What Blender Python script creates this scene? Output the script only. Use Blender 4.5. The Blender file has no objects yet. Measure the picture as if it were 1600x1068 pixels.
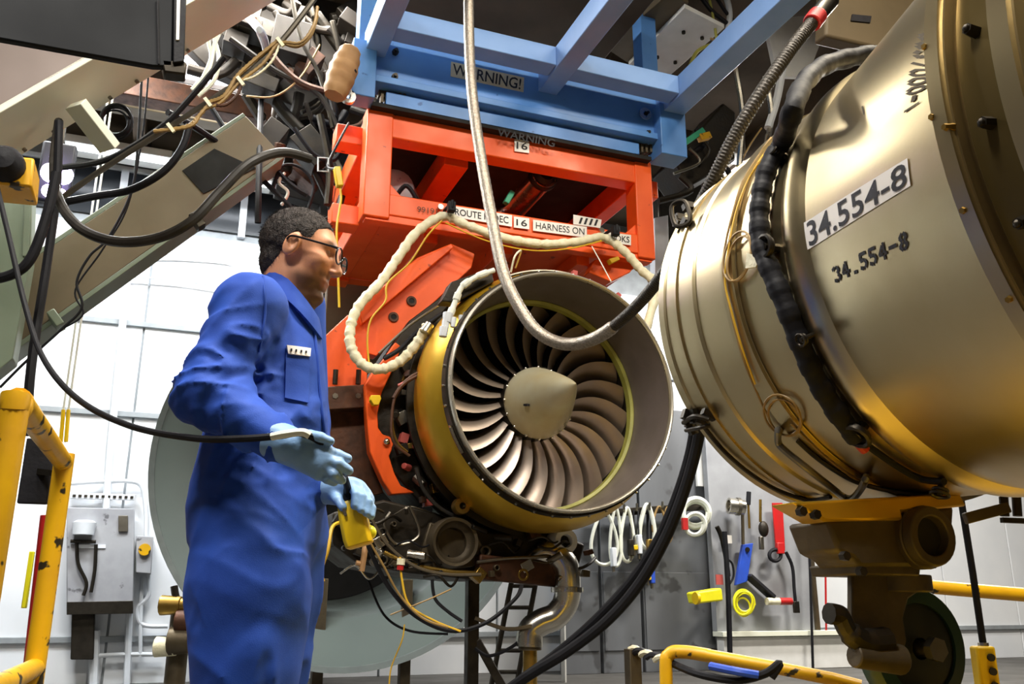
import bpy, bmesh, math, random
import numpy as np
from mathutils import Vector, Matrix, Quaternion
from mathutils.bvhtree import BVHTree
random.seed(7); np.random.seed(7)
S = bpy.context.scene
col = S.collection
# ------------------------------------------------------------------ camera
FPX = 1396.0; PITCH = math.atan(406/FPX); YAW = math.atan(571/math.hypot(FPX, 406)); ZC = 0.8
fh = Vector((math.sin(YAW), math.cos(YAW), 0)); rt = Vector((math.cos(YAW), -math.sin(YAW), 0))
Fw = fh*math.cos(PITCH)+Vector((0, 0, math.sin(PITCH))); Uw = -fh*math.sin(PITCH)+Vector((0, 0, math.cos(PITCH)))
CAM = Vector((0, 0, ZC))
cd = bpy.data.cameras.new('camera'); cam = bpy.data.objects.new('camera', cd); col.objects.link(cam)
cd.sensor_width = 36; cd.lens = FPX/1600*36; cd.clip_start = 0.05; cd.clip_end = 200
cam.matrix_world = Matrix((rt, Uw, -Fw)).transposed().to_4x4(); cam.location = CAM
S.camera = cam
# ------------------------------------------------------------------ world, exposure
wd = bpy.data.worlds.new('world'); S.world = wd; wd.use_nodes = True
wd.node_tree.nodes['Background'].inputs[0].default_value = (0.75, 0.85, 1.0, 1)
wd.node_tree.nodes['Background'].inputs[1].default_value = 0.08
S.view_settings.view_transform = 'Standard'; S.view_settings.look = 'None'
S.view_settings.exposure = 0.12; S.view_settings.gamma = 1.0; S.view_settings.use_curve_mapping = False
# ceiling lamps of the test cell: (x, y, z, size x, size y, watts, colour)
LAMPS = [(-1.3, 0.5, 5.75, 1.6, 0.5, 330, (1, .95, .88)), (1.2, 1.2, 5.75, 1.6, 0.5, 300, (1, .93, .82)),
         (3.6, 1.6, 5.75, 1.6, 0.5, 230, (1, .88, .68)), (-1.6, 7.6, 5.75, 1.6, 0.5, 370, (.93, .97, 1)),
         (0.6, 8.2, 5.75, 1.6, 0.5, 290, (.93, .97, 1)), (6.3, 8.0, 5.75, 1.6, 0.5, 420, (1, .97, .93)), (9.0, 6.5, 5.75, 1.6, .5, 460, (1, .94, .84)),
         (-0.4, 6.15, 5.75, 2.8, 0.8, 390, (1, .96, .88))]
for i, (x, y, z, sx, sy, w, c) in enumerate(LAMPS):
    ld = bpy.data.lights.new('ceiling_lamp_light', 'AREA'); ld.shape = 'RECTANGLE'; ld.size = sx; ld.size_y = sy
    ld.energy = w; ld.color = c
    lo = bpy.data.objects.new('ceiling_lamp_light', ld); lo.location = (x, y, z-0.03); col.objects.link(lo)

# ------------------------------------------------------------------ pixel helpers (1600 x 1068 frame)
def ray(px, py): return Fw+rt*((px-800)/FPX)-Uw*((py-534)/FPX)
def onY(px, py, Y): d = ray(px, py); return CAM+d*(Y/d.y)
def onZ(px, py, Z): d = ray(px, py); return CAM+d*((Z-ZC)/d.z)
def at(px, py, D): d = ray(px, py); return CAM+d*(D/d.dot(fh))
def W(pts): return [at(*p) for p in pts]

# ------------------------------------------------------------------ materials
def lin(h):
    h = h.lstrip('#'); c = [int(h[i:i+2], 16)/255 for i in (0, 2, 4)]
    return tuple(x/12.92 if x <= .04045 else ((x+.055)/1.055)**2.4 for x in c)+(1,)
MATS = {}
def mat(name, c1, c2=None, rough=.5, metal=0, scale=6, bump=0, bscale=60, spots=None, spot_thr=.62, spot_scale=9, stretch=None, coat=0, rvar=.1):
    if name in MATS: return MATS[name]
    m = bpy.data.materials.new(name); m.use_nodes = True; nt = m.node_tree; N = nt.nodes; L = nt.links
    b = N['Principled BSDF']; b.inputs['Metallic'].default_value = metal; b.inputs['Roughness'].default_value = rough
    if coat: b.inputs['Coat Weight'].default_value = coat
    if name.startswith('rubber') or name == 'cabinet_dark': b.inputs['Specular IOR Level'].default_value = .2
    tc = N.new('ShaderNodeTexCoord'); mp = N.new('ShaderNodeMapping'); L.new(tc.outputs['Object'], mp.inputs[0])
    if stretch: mp.inputs['Scale'].default_value = stretch
    nz = N.new('ShaderNodeTexNoise'); nz.inputs['Scale'].default_value = scale; nz.inputs['Detail'].default_value = 5; L.new(mp.outputs[0], nz.inputs['Vector'])
    mx = N.new('ShaderNodeMix'); mx.data_type = 'RGBA'
    rp = N.new('ShaderNodeMapRange'); rp.inputs[1].default_value = .3; rp.inputs[2].default_value = .7; L.new(nz.outputs[0], rp.inputs[0]); L.new(rp.outputs[0], mx.inputs[0])
    mx.inputs[6].default_value = lin(c1); mx.inputs[7].default_value = lin(c2 or c1); out = mx.outputs[2]
    if rvar:
        rr = N.new('ShaderNodeMapRange'); rr.inputs[1].default_value = .3; rr.inputs[2].default_value = .7
        rr.inputs[3].default_value = max(.02, rough-rvar); rr.inputs[4].default_value = min(1, rough+rvar); L.new(nz.outputs[0], rr.inputs[0]); L.new(rr.outputs[0], b.inputs['Roughness'])
    if spots:
        n2 = N.new('ShaderNodeTexNoise'); n2.inputs['Scale'].default_value = spot_scale; n2.inputs['Detail'].default_value = 3; L.new(tc.outputs['Object'], n2.inputs['Vector'])
        r2 = N.new('ShaderNodeMapRange'); r2.inputs[1].default_value = spot_thr; r2.inputs[2].default_value = spot_thr+.04; L.new(n2.outputs[0], r2.inputs[0])
        m2 = N.new('ShaderNodeMix'); m2.data_type = 'RGBA'; L.new(r2.outputs[0], m2.inputs[0]); L.new(out, m2.inputs[6]); m2.inputs[7].default_value = lin(spots); out = m2.outputs[2]
    L.new(out, b.inputs['Base Color'])
    if bump:
        n3 = N.new('ShaderNodeTexNoise'); n3.inputs['Scale'].default_value = bscale; n3.inputs['Detail'].default_value = 4; L.new(mp.outputs[0], n3.inputs['Vector'])
        bp = N.new('ShaderNodeBump'); bp.inputs['Strength'].default_value = bump; bp.inputs['Distance'].default_value = .01; L.new(n3.outputs[0], bp.inputs['Height']); L.new(bp.outputs[0], b.inputs['Normal'])
    MATS[name] = m; return m
def emit(name, c, s):
    m = bpy.data.materials.new(name); m.use_nodes = True; b = m.node_tree.nodes['Principled BSDF']
    b.inputs['Base Color'].default_value = lin(c); b.inputs['Emission Color'].default_value = lin(c); b.inputs['Emission Strength'].default_value = s; MATS[name] = m; return m
mat('wall_white', '#eef0f2', '#dde1e6', .55, 0, 1.2)
mat('wall_seam', '#9aa0a4', '#888d90', .6)
mat('floor_grey', '#4f4d49', '#403e3b', .55, 0, 2, .1, 20)
mat('bounce_yellow', '#e6bd0a', '#c79c06', .5, 0, 3, .1, 20, '#6a4a05', .66)
mat('ceiling_dark', '#57452f', '#3a2d1e', .8, 0, 1.5)
mat('grey_panel', '#6f7276', '#57595c', .5, 0, 1.6, 0, 60, '#4a4b4d', .6, 2.5, (1, 1, .3))
mat('board_grey', '#9b9da1', '#85878b', .55, 0, 3)
mat('orange', '#fa6420', '#ee5614', .42, 0, 4, .05, 40, '#a83a10', .7, 14)
mat('blue', '#5f93d2', '#4a7fc2', .38, 0, 3, .04, 30, '#2f5c99', .7, 10)
mat('blue_light', '#86a9dc', '#7299d0', .38, 0, 3, .04, 30)
mat('steel_duct', '#c9b994', '#b5a47c', .34, 1.0, 2.0, .02, 80, None, .6, 9, (1, 1, 1), 0, .07)
mat('steel_bright', '#d6d2c8', '#bdb8ac', .25, 1.0, 5)
mat('steel_dull', '#8d877b', '#6f695e', .42, 1.0, 6)
mat('steel_dark', '#4a453d', '#2e2a25', .45, .9, 8)
mat('grime', '#1c1914', '#2e261a', .5, .4, 10, .2, 40)
mat('gold_cowl', '#d9b23c', '#c79a20', .36, .75, 3, .03, 40)
mat('lip_alloy', '#8c817d', '#7b716a', .4, .5, 4, 0, 60, None, .6, 9, None, 0, .06)
mat('seal_green', '#a3a04a', '#8c8a3c', .5, 0, 8)
mat('blade_alloy', '#bfb2a5', '#a39080', .36, .8, 2.5, 0, 60, None, .6, 9, None, 0, .06)
mat('lip_bright', '#c9c2b2', '#b8b1a1', .28, .7, 5)
mat('olive_band', '#6d5c33', '#584a28', .4, .8, 5)
mat('spinner_alloy', '#dedabf', '#cdbd92', .36, .45, 5)
mat('rubber', '#121216', '#1a1a1e', .6, 0, 12, .1, 80)
mat('rubber_grey', '#3a3733', '#2a2826', .45, 0, 12)
mat('hose_braid', '#a79d90', '#7f766a', .38, .8, 90, .35, 160)
mat('hose_shaded', '#3b352d', '#2a251f', .5, .4, 60, .4, 120)
mat('harness_cream', '#efe9cf', '#d9d3ae', .6, 0, 25, .3, 70)
mat('wire_yellow', '#e0b52a', '#c89a1c', .5)
mat('wire_tan', '#a5854e', '#83683a', .5)
mat('coverall', '#1c4fb8', '#143f9c', .8, 0, 10, .10, 420)
mat('glove', '#8fb4dc', '#7aa2d0', .45, 0, 10, .15, 60)
mat('yellow_paint', '#e3b011', '#cf990a', .42, 0, 5, .05, 40, '#2c2413', .615, 16)
mat('yellow_plain', '#ecc514', '#dbb30d', .4, 0, 5)
mat('yellow_bright', '#f4ee2a', '#e8df1c', .4)
mat('green_grey', '#74806f', '#66715f', .5, 0, 1.5, 0, 60, '#4d5446', .7, 3)
mat('strut_pale', '#f0f1e0', '#e2e4d0', .5, 0, 1.5, .03, 20, '#8f927f', .72, 4)  # pale paint; also carries the painted bounce light under the slanting strut
mat('strut_tan', '#6f6046', '#574a34', .55, 0, 1.2, .03, 20, '#54472f', .66, 2)
mat('machine_dark', '#2b2218', '#1a1510', .6, .2, 6)
mat('cabinet_dark', '#0e1216', '#0b0e12', .6, 0, 2)
mat('wall_dark', '#3b3833', '#2f2c28', .8, 0, 1)
mat('strut_taupe', '#8c7c74', '#746760', .6, 0, 1.2)
mat('collector', '#4d5853', '#434d49', .5, 0, 1, .03, 12)
mat('collector_rim', '#4c534f', '#3f4542', .5)
mat('black_void', '#0b0a09', '#100e0c', .8)
mat('white_paint', '#e9e9e6', '#dcdcd8', .5)
mat('label_white', '#f3efe9', '#ece7e0', .5)
mat('decal_cream', '#cfc4a0', '#b9b39c', .5, 0, 25)
mat('ink', '#15141a', '#1b1a20', .6, 0, 20)
mat('ink_brown', '#3d3423', '#4b4030', .7, 0, 20)
mat('red', '#c01f1f', '#a31616', .45)
mat('red_faded', '#b85650', '#a8463f', .5)
mat('blue_tool', '#2f56c8', '#2747aa', .45)
mat('cable_white', '#e4e6da', '#cfd2c4', .5)
mat('green_tag', '#3fae86', '#2f9673', .5)
mat('caster_brown', '#5f5440', '#4a4030', .5, .5, 8, .2, 30)
mat('wheel_dark', '#1c2220', '#171b1a', .5, 0, 6)
mat('wheel_tyre', '#24423c', '#1c352f', .45)
mat('elec_grey', '#a7a8ac', '#8f9095', .5, 0, 4, 0, 60, '#5f5f63', .64, 7)
mat('brown_rust', '#5a3620', '#3b2416', .6, .3, 12, .2, 40)
mat('pipe_white', '#dfe3e8', '#cfd4da', .45)
mat('brass', '#a98a45', '#8a6d33', .35, .9, 8)
mat('hair', '#2e2018', '#150e0a', .75, 0, 90, .5, 260)
mat('glass_frame', '#18161a', '#222024', .3)
mat('shoe', '#1d1a18', '#262220', .5)
mat('cardboard', '#b48a5c', '#9a734a', .7)
emit('tube_glow', '#f4f8ff', 6.0)
emit('lamp_glow', '#d9c8ff', 22.0)
def glassmat():
    m = bpy.data.materials.new('lens'); m.use_nodes = True; b = m.node_tree.nodes['Principled BSDF']
    b.inputs['Alpha'].default_value = .18; b.inputs['Roughness'].default_value = .03; b.inputs['Base Color'].default_value = (.8, .85, .9, 1); MATS['lens'] = m
glassmat()
def winmat():
    m = bpy.data.materials.new('window_dark'); m.use_nodes = True; b = m.node_tree.nodes['Principled BSDF']
    b.inputs['Base Color'].default_value = lin('#23272c'); b.inputs['Roughness'].default_value = .15; MATS['window_dark'] = m
winmat()
def skinmat():
    m = bpy.data.materials.new('skin'); m.use_nodes = True; N = m.node_tree.nodes; L = m.node_tree.links; b = N['Principled BSDF']
    a = N.new('ShaderNodeAttribute'); a.attribute_name = 'tint'; nz = N.new('ShaderNodeTexNoise'); nz.inputs['Scale'].default_value = 90
    mx = N.new('ShaderNodeMix'); mx.data_type = 'RGBA'; mx.blend_type = 'MULTIPLY'; mx.inputs[0].default_value = .25
    L.new(a.outputs['Color'], mx.inputs[6]); L.new(nz.outputs[0], mx.inputs[7]); L.new(mx.outputs[2], b.inputs['Base Color'])
    b.inputs['Roughness'].default_value = .5; b.inputs['Subsurface Weight'].default_value = .08; b.inputs['Subsurface Radius'].default_value = (.01, .004, .002); MATS['skin'] = m
skinmat()

# ------------------------------------------------------------------ mesh helpers
def cat(pts, n=8, closed=False):
    pts = [Vector(p) for p in pts]; m = len(pts)
    if m < 3 and not closed: return pts
    out = []
    for i in range(m if closed else m-1):
        g = lambda k: pts[k % m] if closed else pts[min(max(k, 0), m-1)]
        p0, p1, p2, p3 = g(i-1), g(i), g(i+1), g(i+2)
        for j in range(n):
            t = j/n; out.append(.5*((2*p1)+(p2-p0)*t+(2*p0-5*p1+4*p2-p3)*t*t+(3*p1-p0-3*p2+p3)*t**3))
    if not closed: out.append(pts[-1])
    return out
class MB:
    def __init__(s): s.v = []; s.f = []
    def add(s, v, f):
        o = len(s.v); s.v += [tuple(p) for p in v]; s.f += [tuple(i+o for i in q) for q in f]; return s
    def box(s, c, d, R=None):
        c = Vector(c); x, y, z = (k/2 for k in d); v = [Vector((a*x, b*y, e*z)) for a in (-1, 1) for b in (-1, 1) for e in (-1, 1)]
        if R is not None: v = [R @ p for p in v]
        return s.add([c+p for p in v], [(0, 1, 3, 2), (4, 6, 7, 5), (0, 4, 5, 1), (2, 3, 7, 6), (0, 2, 6, 4), (1, 5, 7, 3)])
    def span(s, a, b):
        a = Vector(a); b = Vector(b); return s.box((a+b)/2, [abs(k) for k in (b-a)])
    def bar(s, p0, p1, w, h, up=(0, 0, 1)):
        p0 = Vector(p0); p1 = Vector(p1); d = (p1-p0); l = d.length; d.normalize(); x = d.cross(Vector(up)); 
        if x.length < 1e-4: x = d.cross(Vector((1, 0, 0)))
        x.normalize(); z = x.cross(d); return s.box((p0+p1)/2, (w, l, h), Matrix((x, d, z)).transposed())
    def tube(s, pts, r, n=8, closed=False, caps=True):
        pts = [Vector(p) for p in pts]; m = len(pts); rr = r if isinstance(r, (list, tuple)) else [r]*m
        T = []
        for i in range(m):
            a = pts[(i-1) % m] if (closed or i > 0) else pts[i]; b = pts[(i+1) % m] if (closed or i < m-1) else pts[i]
            t = (b-a); T.append(t.normalized() if t.length > 1e-9 else (T[-1] if T else Vector((0, 0, 1))))
        u = T[0].orthogonal().normalized(); v = []
        for i in range(m):
            if i: u = (T[i-1].rotation_difference(T[i]) @ u)
            u = (u-T[i]*u.dot(T[i])).normalized(); w = T[i].cross(u)
            v += [pts[i]+(u*math.cos(2*math.pi*k/n)+w*math.sin(2*math.pi*k/n))*rr[i] for k in range(n)]
        f = []
        for i in range(m if closed else m-1):
            j = (i+1) % m
            f += [(i*n+k, i*n+(k+1) % n, j*n+(k+1) % n, j*n+k) for k in range(n)]
        if caps and not closed: f += [tuple(range(n-1, -1, -1)), tuple((m-1)*n+k for k in range(n))]
        return s.add(v, f)
    def cyl(s, p0, p1, r0, r1=None, n=16): return s.tube([p0, p1], [r0, r1 if r1 is not None else r0], n)
    def lathe(s, prof, o, ax=(0, 1, 0), n=64, closed=False, a0=0, a1=2*math.pi):
        o = Vector(o); ax = Vector(ax).normalized(); u = ax.orthogonal().normalized() if abs(ax.y) < .99 else Vector((1, 0, 0)); w = u.cross(ax)
        full = abs(a1-a0-2*math.pi) < 1e-6; nn = n if full else n+1; v = []
        for t, r in prof:
            v += [o+ax*t+(u*math.cos(a0+(a1-a0)*k/n)+w*math.sin(a0+(a1-a0)*k/n))*r for k in range(nn)]
        f = []; m = len(prof)
        for i in range(m if closed else m-1):
            j = (i+1) % m
            f += [(i*nn+k, j*nn+k, j*nn+(k+1) % nn, i*nn+(k+1) % nn) for k in range(n)]
        return s.add(v, f)
    def prism(s, poly, ext):
        poly = [Vector(p) for p in poly]; ext = Vector(ext); n = len(poly)
        return s.add(poly+[p+ext for p in poly], [tuple(range(n)), tuple(range(2*n-1, n-1, -1))]+[(i, i+n, (i+1) % n+n, (i+1) % n) for i in range(n)])
    def ball(s, c, r, n=10, m=7):
        c = Vector(c); r = (r, r, r) if not isinstance(r, (tuple, list)) else r
        v = [c+Vector((0, 0, r[2]))]; f = []
        for i in range(1, m):
            a = math.pi*i/m
            v += [c+Vector((r[0]*math.sin(a)*math.cos(2*math.pi*k/n), r[1]*math.sin(a)*math.sin(2*math.pi*k/n), r[2]*math.cos(a))) for k in range(n)]
        v.append(c-Vector((0, 0, r[2]))); L = len(v)-1
        for k in range(n):
            f.append((0, 1+k, 1+(k+1) % n)); f.append((L, L-n+(k+1) % n, L-n+k))
            for i in range(m-2): f.append((1+i*n+k, 1+(i+1)*n+k, 1+(i+1)*n+(k+1) % n, 1+i*n+(k+1) % n))
        return s.add(v, f)
    def build(s, name, m, parent=None, bevel=0, ang=35):
        me = bpy.data.meshes.new(name); me.from_pydata(s.v, [], s.f)
        bm = bmesh.new(); bm.from_mesh(me); bmesh.ops.recalc_face_normals(bm, faces=bm.faces[:]); bm.to_mesh(me); bm.free()
        me.materials.append(MATS[m]); me.shade_smooth(); me.set_sharp_from_angle(angle=math.radians(ang))
        o = bpy.data.objects.new(name, me); col.objects.link(o)
        if parent is not None: par(o, parent)
        if bevel:
            b = o.modifiers.new('bevel', 'BEVEL'); b.width = bevel; b.segments = 2; b.limit_method = 'ANGLE'; b.harden_normals = False
        return o
def par(o, p):
    o.parent = p
    # a top-level thing is an Empty at its base; parts carry world coordinates in their meshes
    o.matrix_parent_inverse = Matrix.Translation(p.location).inverted() if p.parent is None else Matrix.Identity(4)
def tag(o, label, cat_, group=None):
    o['label'] = label; o['category'] = cat_
    if group: o['group'] = group
    return o
def thing(name, label, cat_, loc, group=None):
    o = bpy.data.objects.new(name, None); o.empty_display_size = .05; o.location = loc; col.objects.link(o)
    return tag(o, label, cat_, group)
def struct(o): o['kind'] = 'structure'; return o
def copy_to(o, parent, M):
    c = o.copy(); col.objects.link(c); par(c, parent); c.matrix_basis = M @ o.matrix_basis; return c
def text_geo(body, bold=False):
    cu = bpy.data.curves.new('t', 'FONT'); cu.body = body; cu.resolution_u = 3; cu.offset = .012 if bold else 0
    ob = bpy.data.objects.new('t', cu); col.objects.link(ob); dg = bpy.context.evaluated_depsgraph_get(); me = ob.evaluated_get(dg).to_mesh()
    v = [(p.co.x, p.co.y) for p in me.vertices]; f = [tuple(p.vertices) for p in me.polygons]
    bpy.data.objects.remove(ob); x0 = min(p[0] for p in v); x1 = max(p[0] for p in v); y0 = min(p[1] for p in v); y1 = max(p[1] for p in v)
    return [((x-x0)/(x1-x0), (y-y0)/(y1-y0)) for x, y in v], f
def lettering(name, body, fn, m, parent, bold=False):
    v, f = text_geo(body, bold); mb = MB(); mb.add([fn(x, y) for x, y in v], f); return mb.build(name, m, parent)
def cable(name, label, cat_, pts, r, m, n=8, seg=8, group=None, ribs=0):
    c = cat(pts, seg); mb = MB()
    if ribs:
        c = cat(pts, seg*4); mb.tube(c, [r*(1+ribs*(k % 2)) for k in range(len(c))], n)
    else: mb.tube(c, r, n)
    return tag(mb.build(name, m), label, cat_, group)
# ================================================================== SETTING
YW = 10.5; ZT = 6.0
fl = struct(MB().span((-6, -4, -.1), (16, 10.7, 0)).build('floor', 'floor_grey'))
tag(fl, 'grey concrete test cell floor', 'floor')
ce = struct(MB().span((-6, -4, ZT), (16, 10.7, ZT+.15)).build('ceiling', 'ceiling_dark')); tag(ce, 'dark brown ceiling high over the test cell', 'ceiling')
for k in range(9):
    x = -5+k*2.2; MB().span((x-.06, -4, ZT-.3), (x+.06, 10.4, ZT)).build('roof_beam', 'ceiling_dark', ce)
wl = struct(MB().span((-6.15, -4, 0), (-6, 10.7, ZT)).build('wall_left', 'wall_dark')); tag(wl, 'dark wall on the left side', 'wall')
wr = struct(MB().span((16, -4, 0), (16.15, 10.7, ZT)).build('wall_right', 'wall_dark')); tag(wr, 'dark wall on the right side', 'wall')
wf = struct(MB().span((-6, -4.15, 0), (16, -4, ZT)).build('wall_front', 'wall_dark')); tag(wf, 'dark wall behind the viewer', 'wall')
wb = struct(MB().span((-6, YW, 0), (16, YW+.15, ZT)).build('wall_back', 'wall_seam')); tag(wb, 'white sheet metal wall at the back of the test cell', 'wall')
for (z0, z1) in ((0, .42), (.45, 2.75), (2.78, 3.78), (3.81, 4.95)):
    x = -4.6
    while x < 15:
        w = 1.42; MB().span((x+.012, YW-.03, z0), (x+w-.012, YW+.01, z1)).build('panel', 'wall_white', wb, .004); x += w
for z in (.435, 2.765, 3.795):
    MB().span((-4.6, YW-.07, z-.03), (15, YW, z+.03)).build('girt', 'wall_seam', wb, .005)
# dark clerestory windows above the left wall
for k in range(4):
    x0 = -3.4+k*1.35; w = struct(MB().span((x0, YW-.04, 5.05), (x0+1.27, YW-.01, 5.62)).build('window_%d' % (k+1), 'window_dark'))
    tag(w, ['dark window at the far left of the back wall', 'dark window above the wall left of the pale mullion', 'dark window right of the pale mullion above the white wall', 'dark window nearest the machinery above the white wall'][k], 'window')
    MB().span((x0+1.27, YW-.07, 5.0), (x0+1.35, YW, 5.68)).build('window_frame', 'pipe_white', w)
    MB().span((x0, YW-.07, 5.62), (x0+1.27, YW, 5.68)).build('window_frame', 'pipe_white', w)
# added out-of-view yellow deck, throws yellow bounce onto the duct underside
dk = tag(MB().span((.95, -.6, .001), (3.6, 2.7, .06)).build('bounce_deck', 'bounce_yellow', None, .01), 'added unseen yellow deck under the inlet duct, tinting its underside', 'deck'); dk['kind'] = 'structure'
# ceiling lamps
for i, (x, y, z, sx, sy, w, c) in enumerate(LAMPS):
    t = thing('ceiling_lamp', ['long ceiling lamp left above the viewer', 'long ceiling lamp above the man', 'long ceiling lamp above the inlet duct', 'long ceiling lamp at far left near the back wall', 'long ceiling lamp before the dark windows', 'long ceiling lamp above the tool board', 'long ceiling lamp at the far right', 'wide ceiling lamp over the blue carriage'][i], 'lamp', (x, y, ZT), 'ceiling lamps of the test cell')
    MB().span((x-sx/2-.05, y-sy/2-.05, z+.02), (x+sx/2+.05, y+sy/2+.05, ZT)).build('housing', 'white_paint', t, .01)
    for k in (-1, 1): MB().cyl((x-sx/2, y+k*.13, z), (x+sx/2, y+k*.13, z), .02, n=10).build('lamp_tube', 'tube_glow', t)
# strip lamps along the top of the back wall
for a, b, lab in (((105, 228), (262, 262), 'glowing strip lamp high on the wall at the left'), ((285, 268), (420, 300), 'glowing strip lamp high on the wall beside the tan strut')):
    p = onY(*a, YW-.6); q = onY(*b, YW-.6); q.z = p.z
    t = thing('strip_lamp', lab, 'lamp', (p+q)/2+Vector((0, 0, .12)))
    MB().span(p+Vector((-.03, -.07, .03)), q+Vector((.03, .3, .12))).build('housing', 'white_paint', t, .01)
    MB().cyl(p, q, .03, n=10).build('lamp_tube', 'tube_glow', t)
    for u in (.2, .8): h = p.lerp(q, u); MB().cyl((h.x, h.y+.1, h.z+.1), (h.x, h.y+.1, ZT), .012, n=6).build('hanger_rod', 'steel_dark', t)

# ================================================================== INLET DUCT
DX, DZ = 2.127, 1.73
DPROF = [(2.47, .60), (2.475, .618), (2.462, .634), (2.43, .634), (2.425, .628), (2.28, .630), (2.272, .638), (2.25, .638), (2.242, .630), (2.09, .634), (2.082, .644), (2.03, .645), (2.022, .635),
         (1.80, .642), (1.79, .652), (1.765, .660), (1.74, .660), (1.715, .652), (1.70, .646), (1.13, .770), (1.128, .806), (1.085, .812), (1.08, .785), (.985, .79), (.98, .812), (.93, .815), (.925, .79), (.1, .80), (.1, .76), (.9, .75), (1.7, .61), (2.4, .59)]
SPROF = sorted([(y, r) for y, r in DPROF[1:28]])
def duct_r(y):
    if y <= SPROF[0][0]: return SPROF[0][1]
    for (a, ra), (b, rb) in zip(SPROF, SPROF[1:]):
        if a <= y <= b: return ra+(rb-ra)*(y-a)/max(1e-6, b-a)
    return SPROF[-1][1]
def onduct(px, py, off=0.0):
    d = ray(px, py); last = None; t = .9
    while t < 3.6:
        p = CAM+d*t; g = math.hypot(p.x-DX, p.z-DZ)-duct_r(p.y)-off
        if g <= 0 and last is not None: 
            lo, hi = t-.01, t
            for _ in range(18):
                m = (lo+hi)/2; p = CAM+d*m
                if math.hypot(p.x-DX, p.z-DZ)-duct_r(p.y)-off > 0: lo = m
                else: hi = m
            return p
        last = g; t += .01
    # missed: closest approach pushed on to the surface
    best = min((abs(math.hypot((CAM+d*(k*.01)).x-DX, (CAM+d*(k*.01)).z-DZ)-duct_r((CAM+d*(k*.01)).y)-off), k) for k in range(90, 330))[1]
    return CAM+d*(best*.01)
def dpol(y, a, off=0.0):
    r = duct_r(y)+off; return Vector((DX+r*math.cos(a), y, DZ+r*math.sin(a)))
def yang(p): return p.y, math.atan2(p.z-DZ, p.x-DX) % (2*math.pi)
duct = thing('inlet_duct', 'large tan steel inlet duct on a caster, stencilled 34.554-8', 'duct', (DX, 1.4, .5))
MB().lathe([(y, r) for y, r in DPROF], (DX, 0, DZ), n=128, closed=True).build('barrel', 'steel_duct', duct, 0, 28)
for a, b, r in ((1.09, 1.122, .8135), (.935, .975, .8165)):
    MB().lathe([(a, r-.02), (a, r+.012), (b, r+.012), (b, r-.02)], (DX, 0, DZ), n=128, closed=True).build('flange', 'steel_duct', duct)
MB().lathe([(.99, .78), (.99, .792), (1.075, .792), (1.075, .78)], (DX, 0, DZ), n=128, closed=True).build('clamp_band', 'olive_band', duct)
for y, hw in ((2.05, .03), (2.36, .008)):
    MB().lathe([(y-hw, duct_r(y)-.005), (y-hw, duct_r(y)+.006), (y+hw, duct_r(y)+.006), (y+hw, duct_r(y)-.005)], (DX, 0, DZ), n=128, closed=True).build('retaining_band', 'steel_duct', duct)
bolt = None
for k in range(26):
    a = 2*math.pi*k/26+.12; p = dpol(1.03, a, .0); q = dpol(1.03, a, .028); mb = MB().cyl(p, q, .013, .011, 6); mb.ball(q, .008, 8, 5); mb.build('bolt', 'steel_dark', duct)
for px, py in ((1467, 185), (1515, 327), (1585, 462), (1456, 78), (1488, 200)):
    p = onduct(px, py); y, a = yang(p); q = dpol(y, a, .022); MB().cyl(p, q, .011, .006, 6).build('stud', 'brass', duct)
# number plate and stencils
def patch(mb, corners, off, n=10):
    (y0, a0), (y1, a1), (y2, a2), (y3, a3) = [yang(onduct(*c)) for c in corners]   # TL TR BR BL
    return (y0, a0, y1, a1, y2, a2, y3, a3)
def uvfn(corners, off):
    y0, a0, y1, a1, y2, a2, y3, a3 = patch(None, corners, off)
    return lambda u, v: dpol((y3*(1-u)+y2*u)*(1-v)+(y0*(1-u)+y1*u)*v, (a3*(1-u)+a2*u)*(1-v)+(a0*(1-u)+a1*u)*v, off)
fnp = uvfn([(1257, 348), (1419, 247), (1424, 290), (1263, 390)], .0025)
mb = MB(); n = 12
for lo in (0, -.004):
    f0 = uvfn([(1257, 348), (1419, 247), (1424, 290), (1263, 390)], .0025+lo)
    mb.add([f0(i/n, j/4) for j in range(5) for i in range(n+1)], [(j*(n+1)+i, j*(n+1)+i+1, (j+1)*(n+1)+i+1, (j+1)*(n+1)+i) for j in range(4) for i in range(n)])
pl = mb.build('number_plate', 'label_white', duct); pl['label'] = 'white plate reading 34.554-8'
ft = uvfn([(1261, 349), (1417, 252), (1420, 289), (1267, 386)], .004)
lettering('lettering', '34.554-8', ft, 'ink', pl, True)
# stencil strokes: digits with bridges, in a 0..1 cell
GL = {'3': [[(.05, .85), (.35, .97)], [(.62, .95), (.85, .72), (.6, .56)], [(.62, .44), (.88, .25), (.62, .05)], [(.36, .03), (.05, .15)]],
      '4': [[(.66, 1), (.66, .42)], [(.66, .24), (.66, 0)], [(.5, .85), (.1, .36), (.48, .34)], [(.8, .34), (.95, .34)]],
      '5': [[(.85, .97), (.2, .97), (.17, .62)], [(.2, .54), (.5, .6)], [(.64, .56), (.85, .3), (.62, .05)], [(.4, .02), (.08, .14)]],
      '8': [[(.4, .98), (.14, .76), (.38, .55)], [(.6, .98), (.86, .76), (.62, .55)], [(.38, .47), (.1, .24), (.4, .02)], [(.62, .47), (.9, .24), (.6, .02)]],
      '.': [[(.35, .06), (.65, .06)]], '-': [[(.1, .5), (.9, .5)]], '7': [[(.1, .97), (.9, .97), (.72, .6)], [(.64, .45), (.42, 0)]],
      '0': [[(.4, .98), (.12, .75), (.12, .25), (.4, .02)], [(.6, .98), (.88, .75), (.88, .25), (.6, .02)]], '1': [[(.5, 1), (.5, 0)]]}
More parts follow.
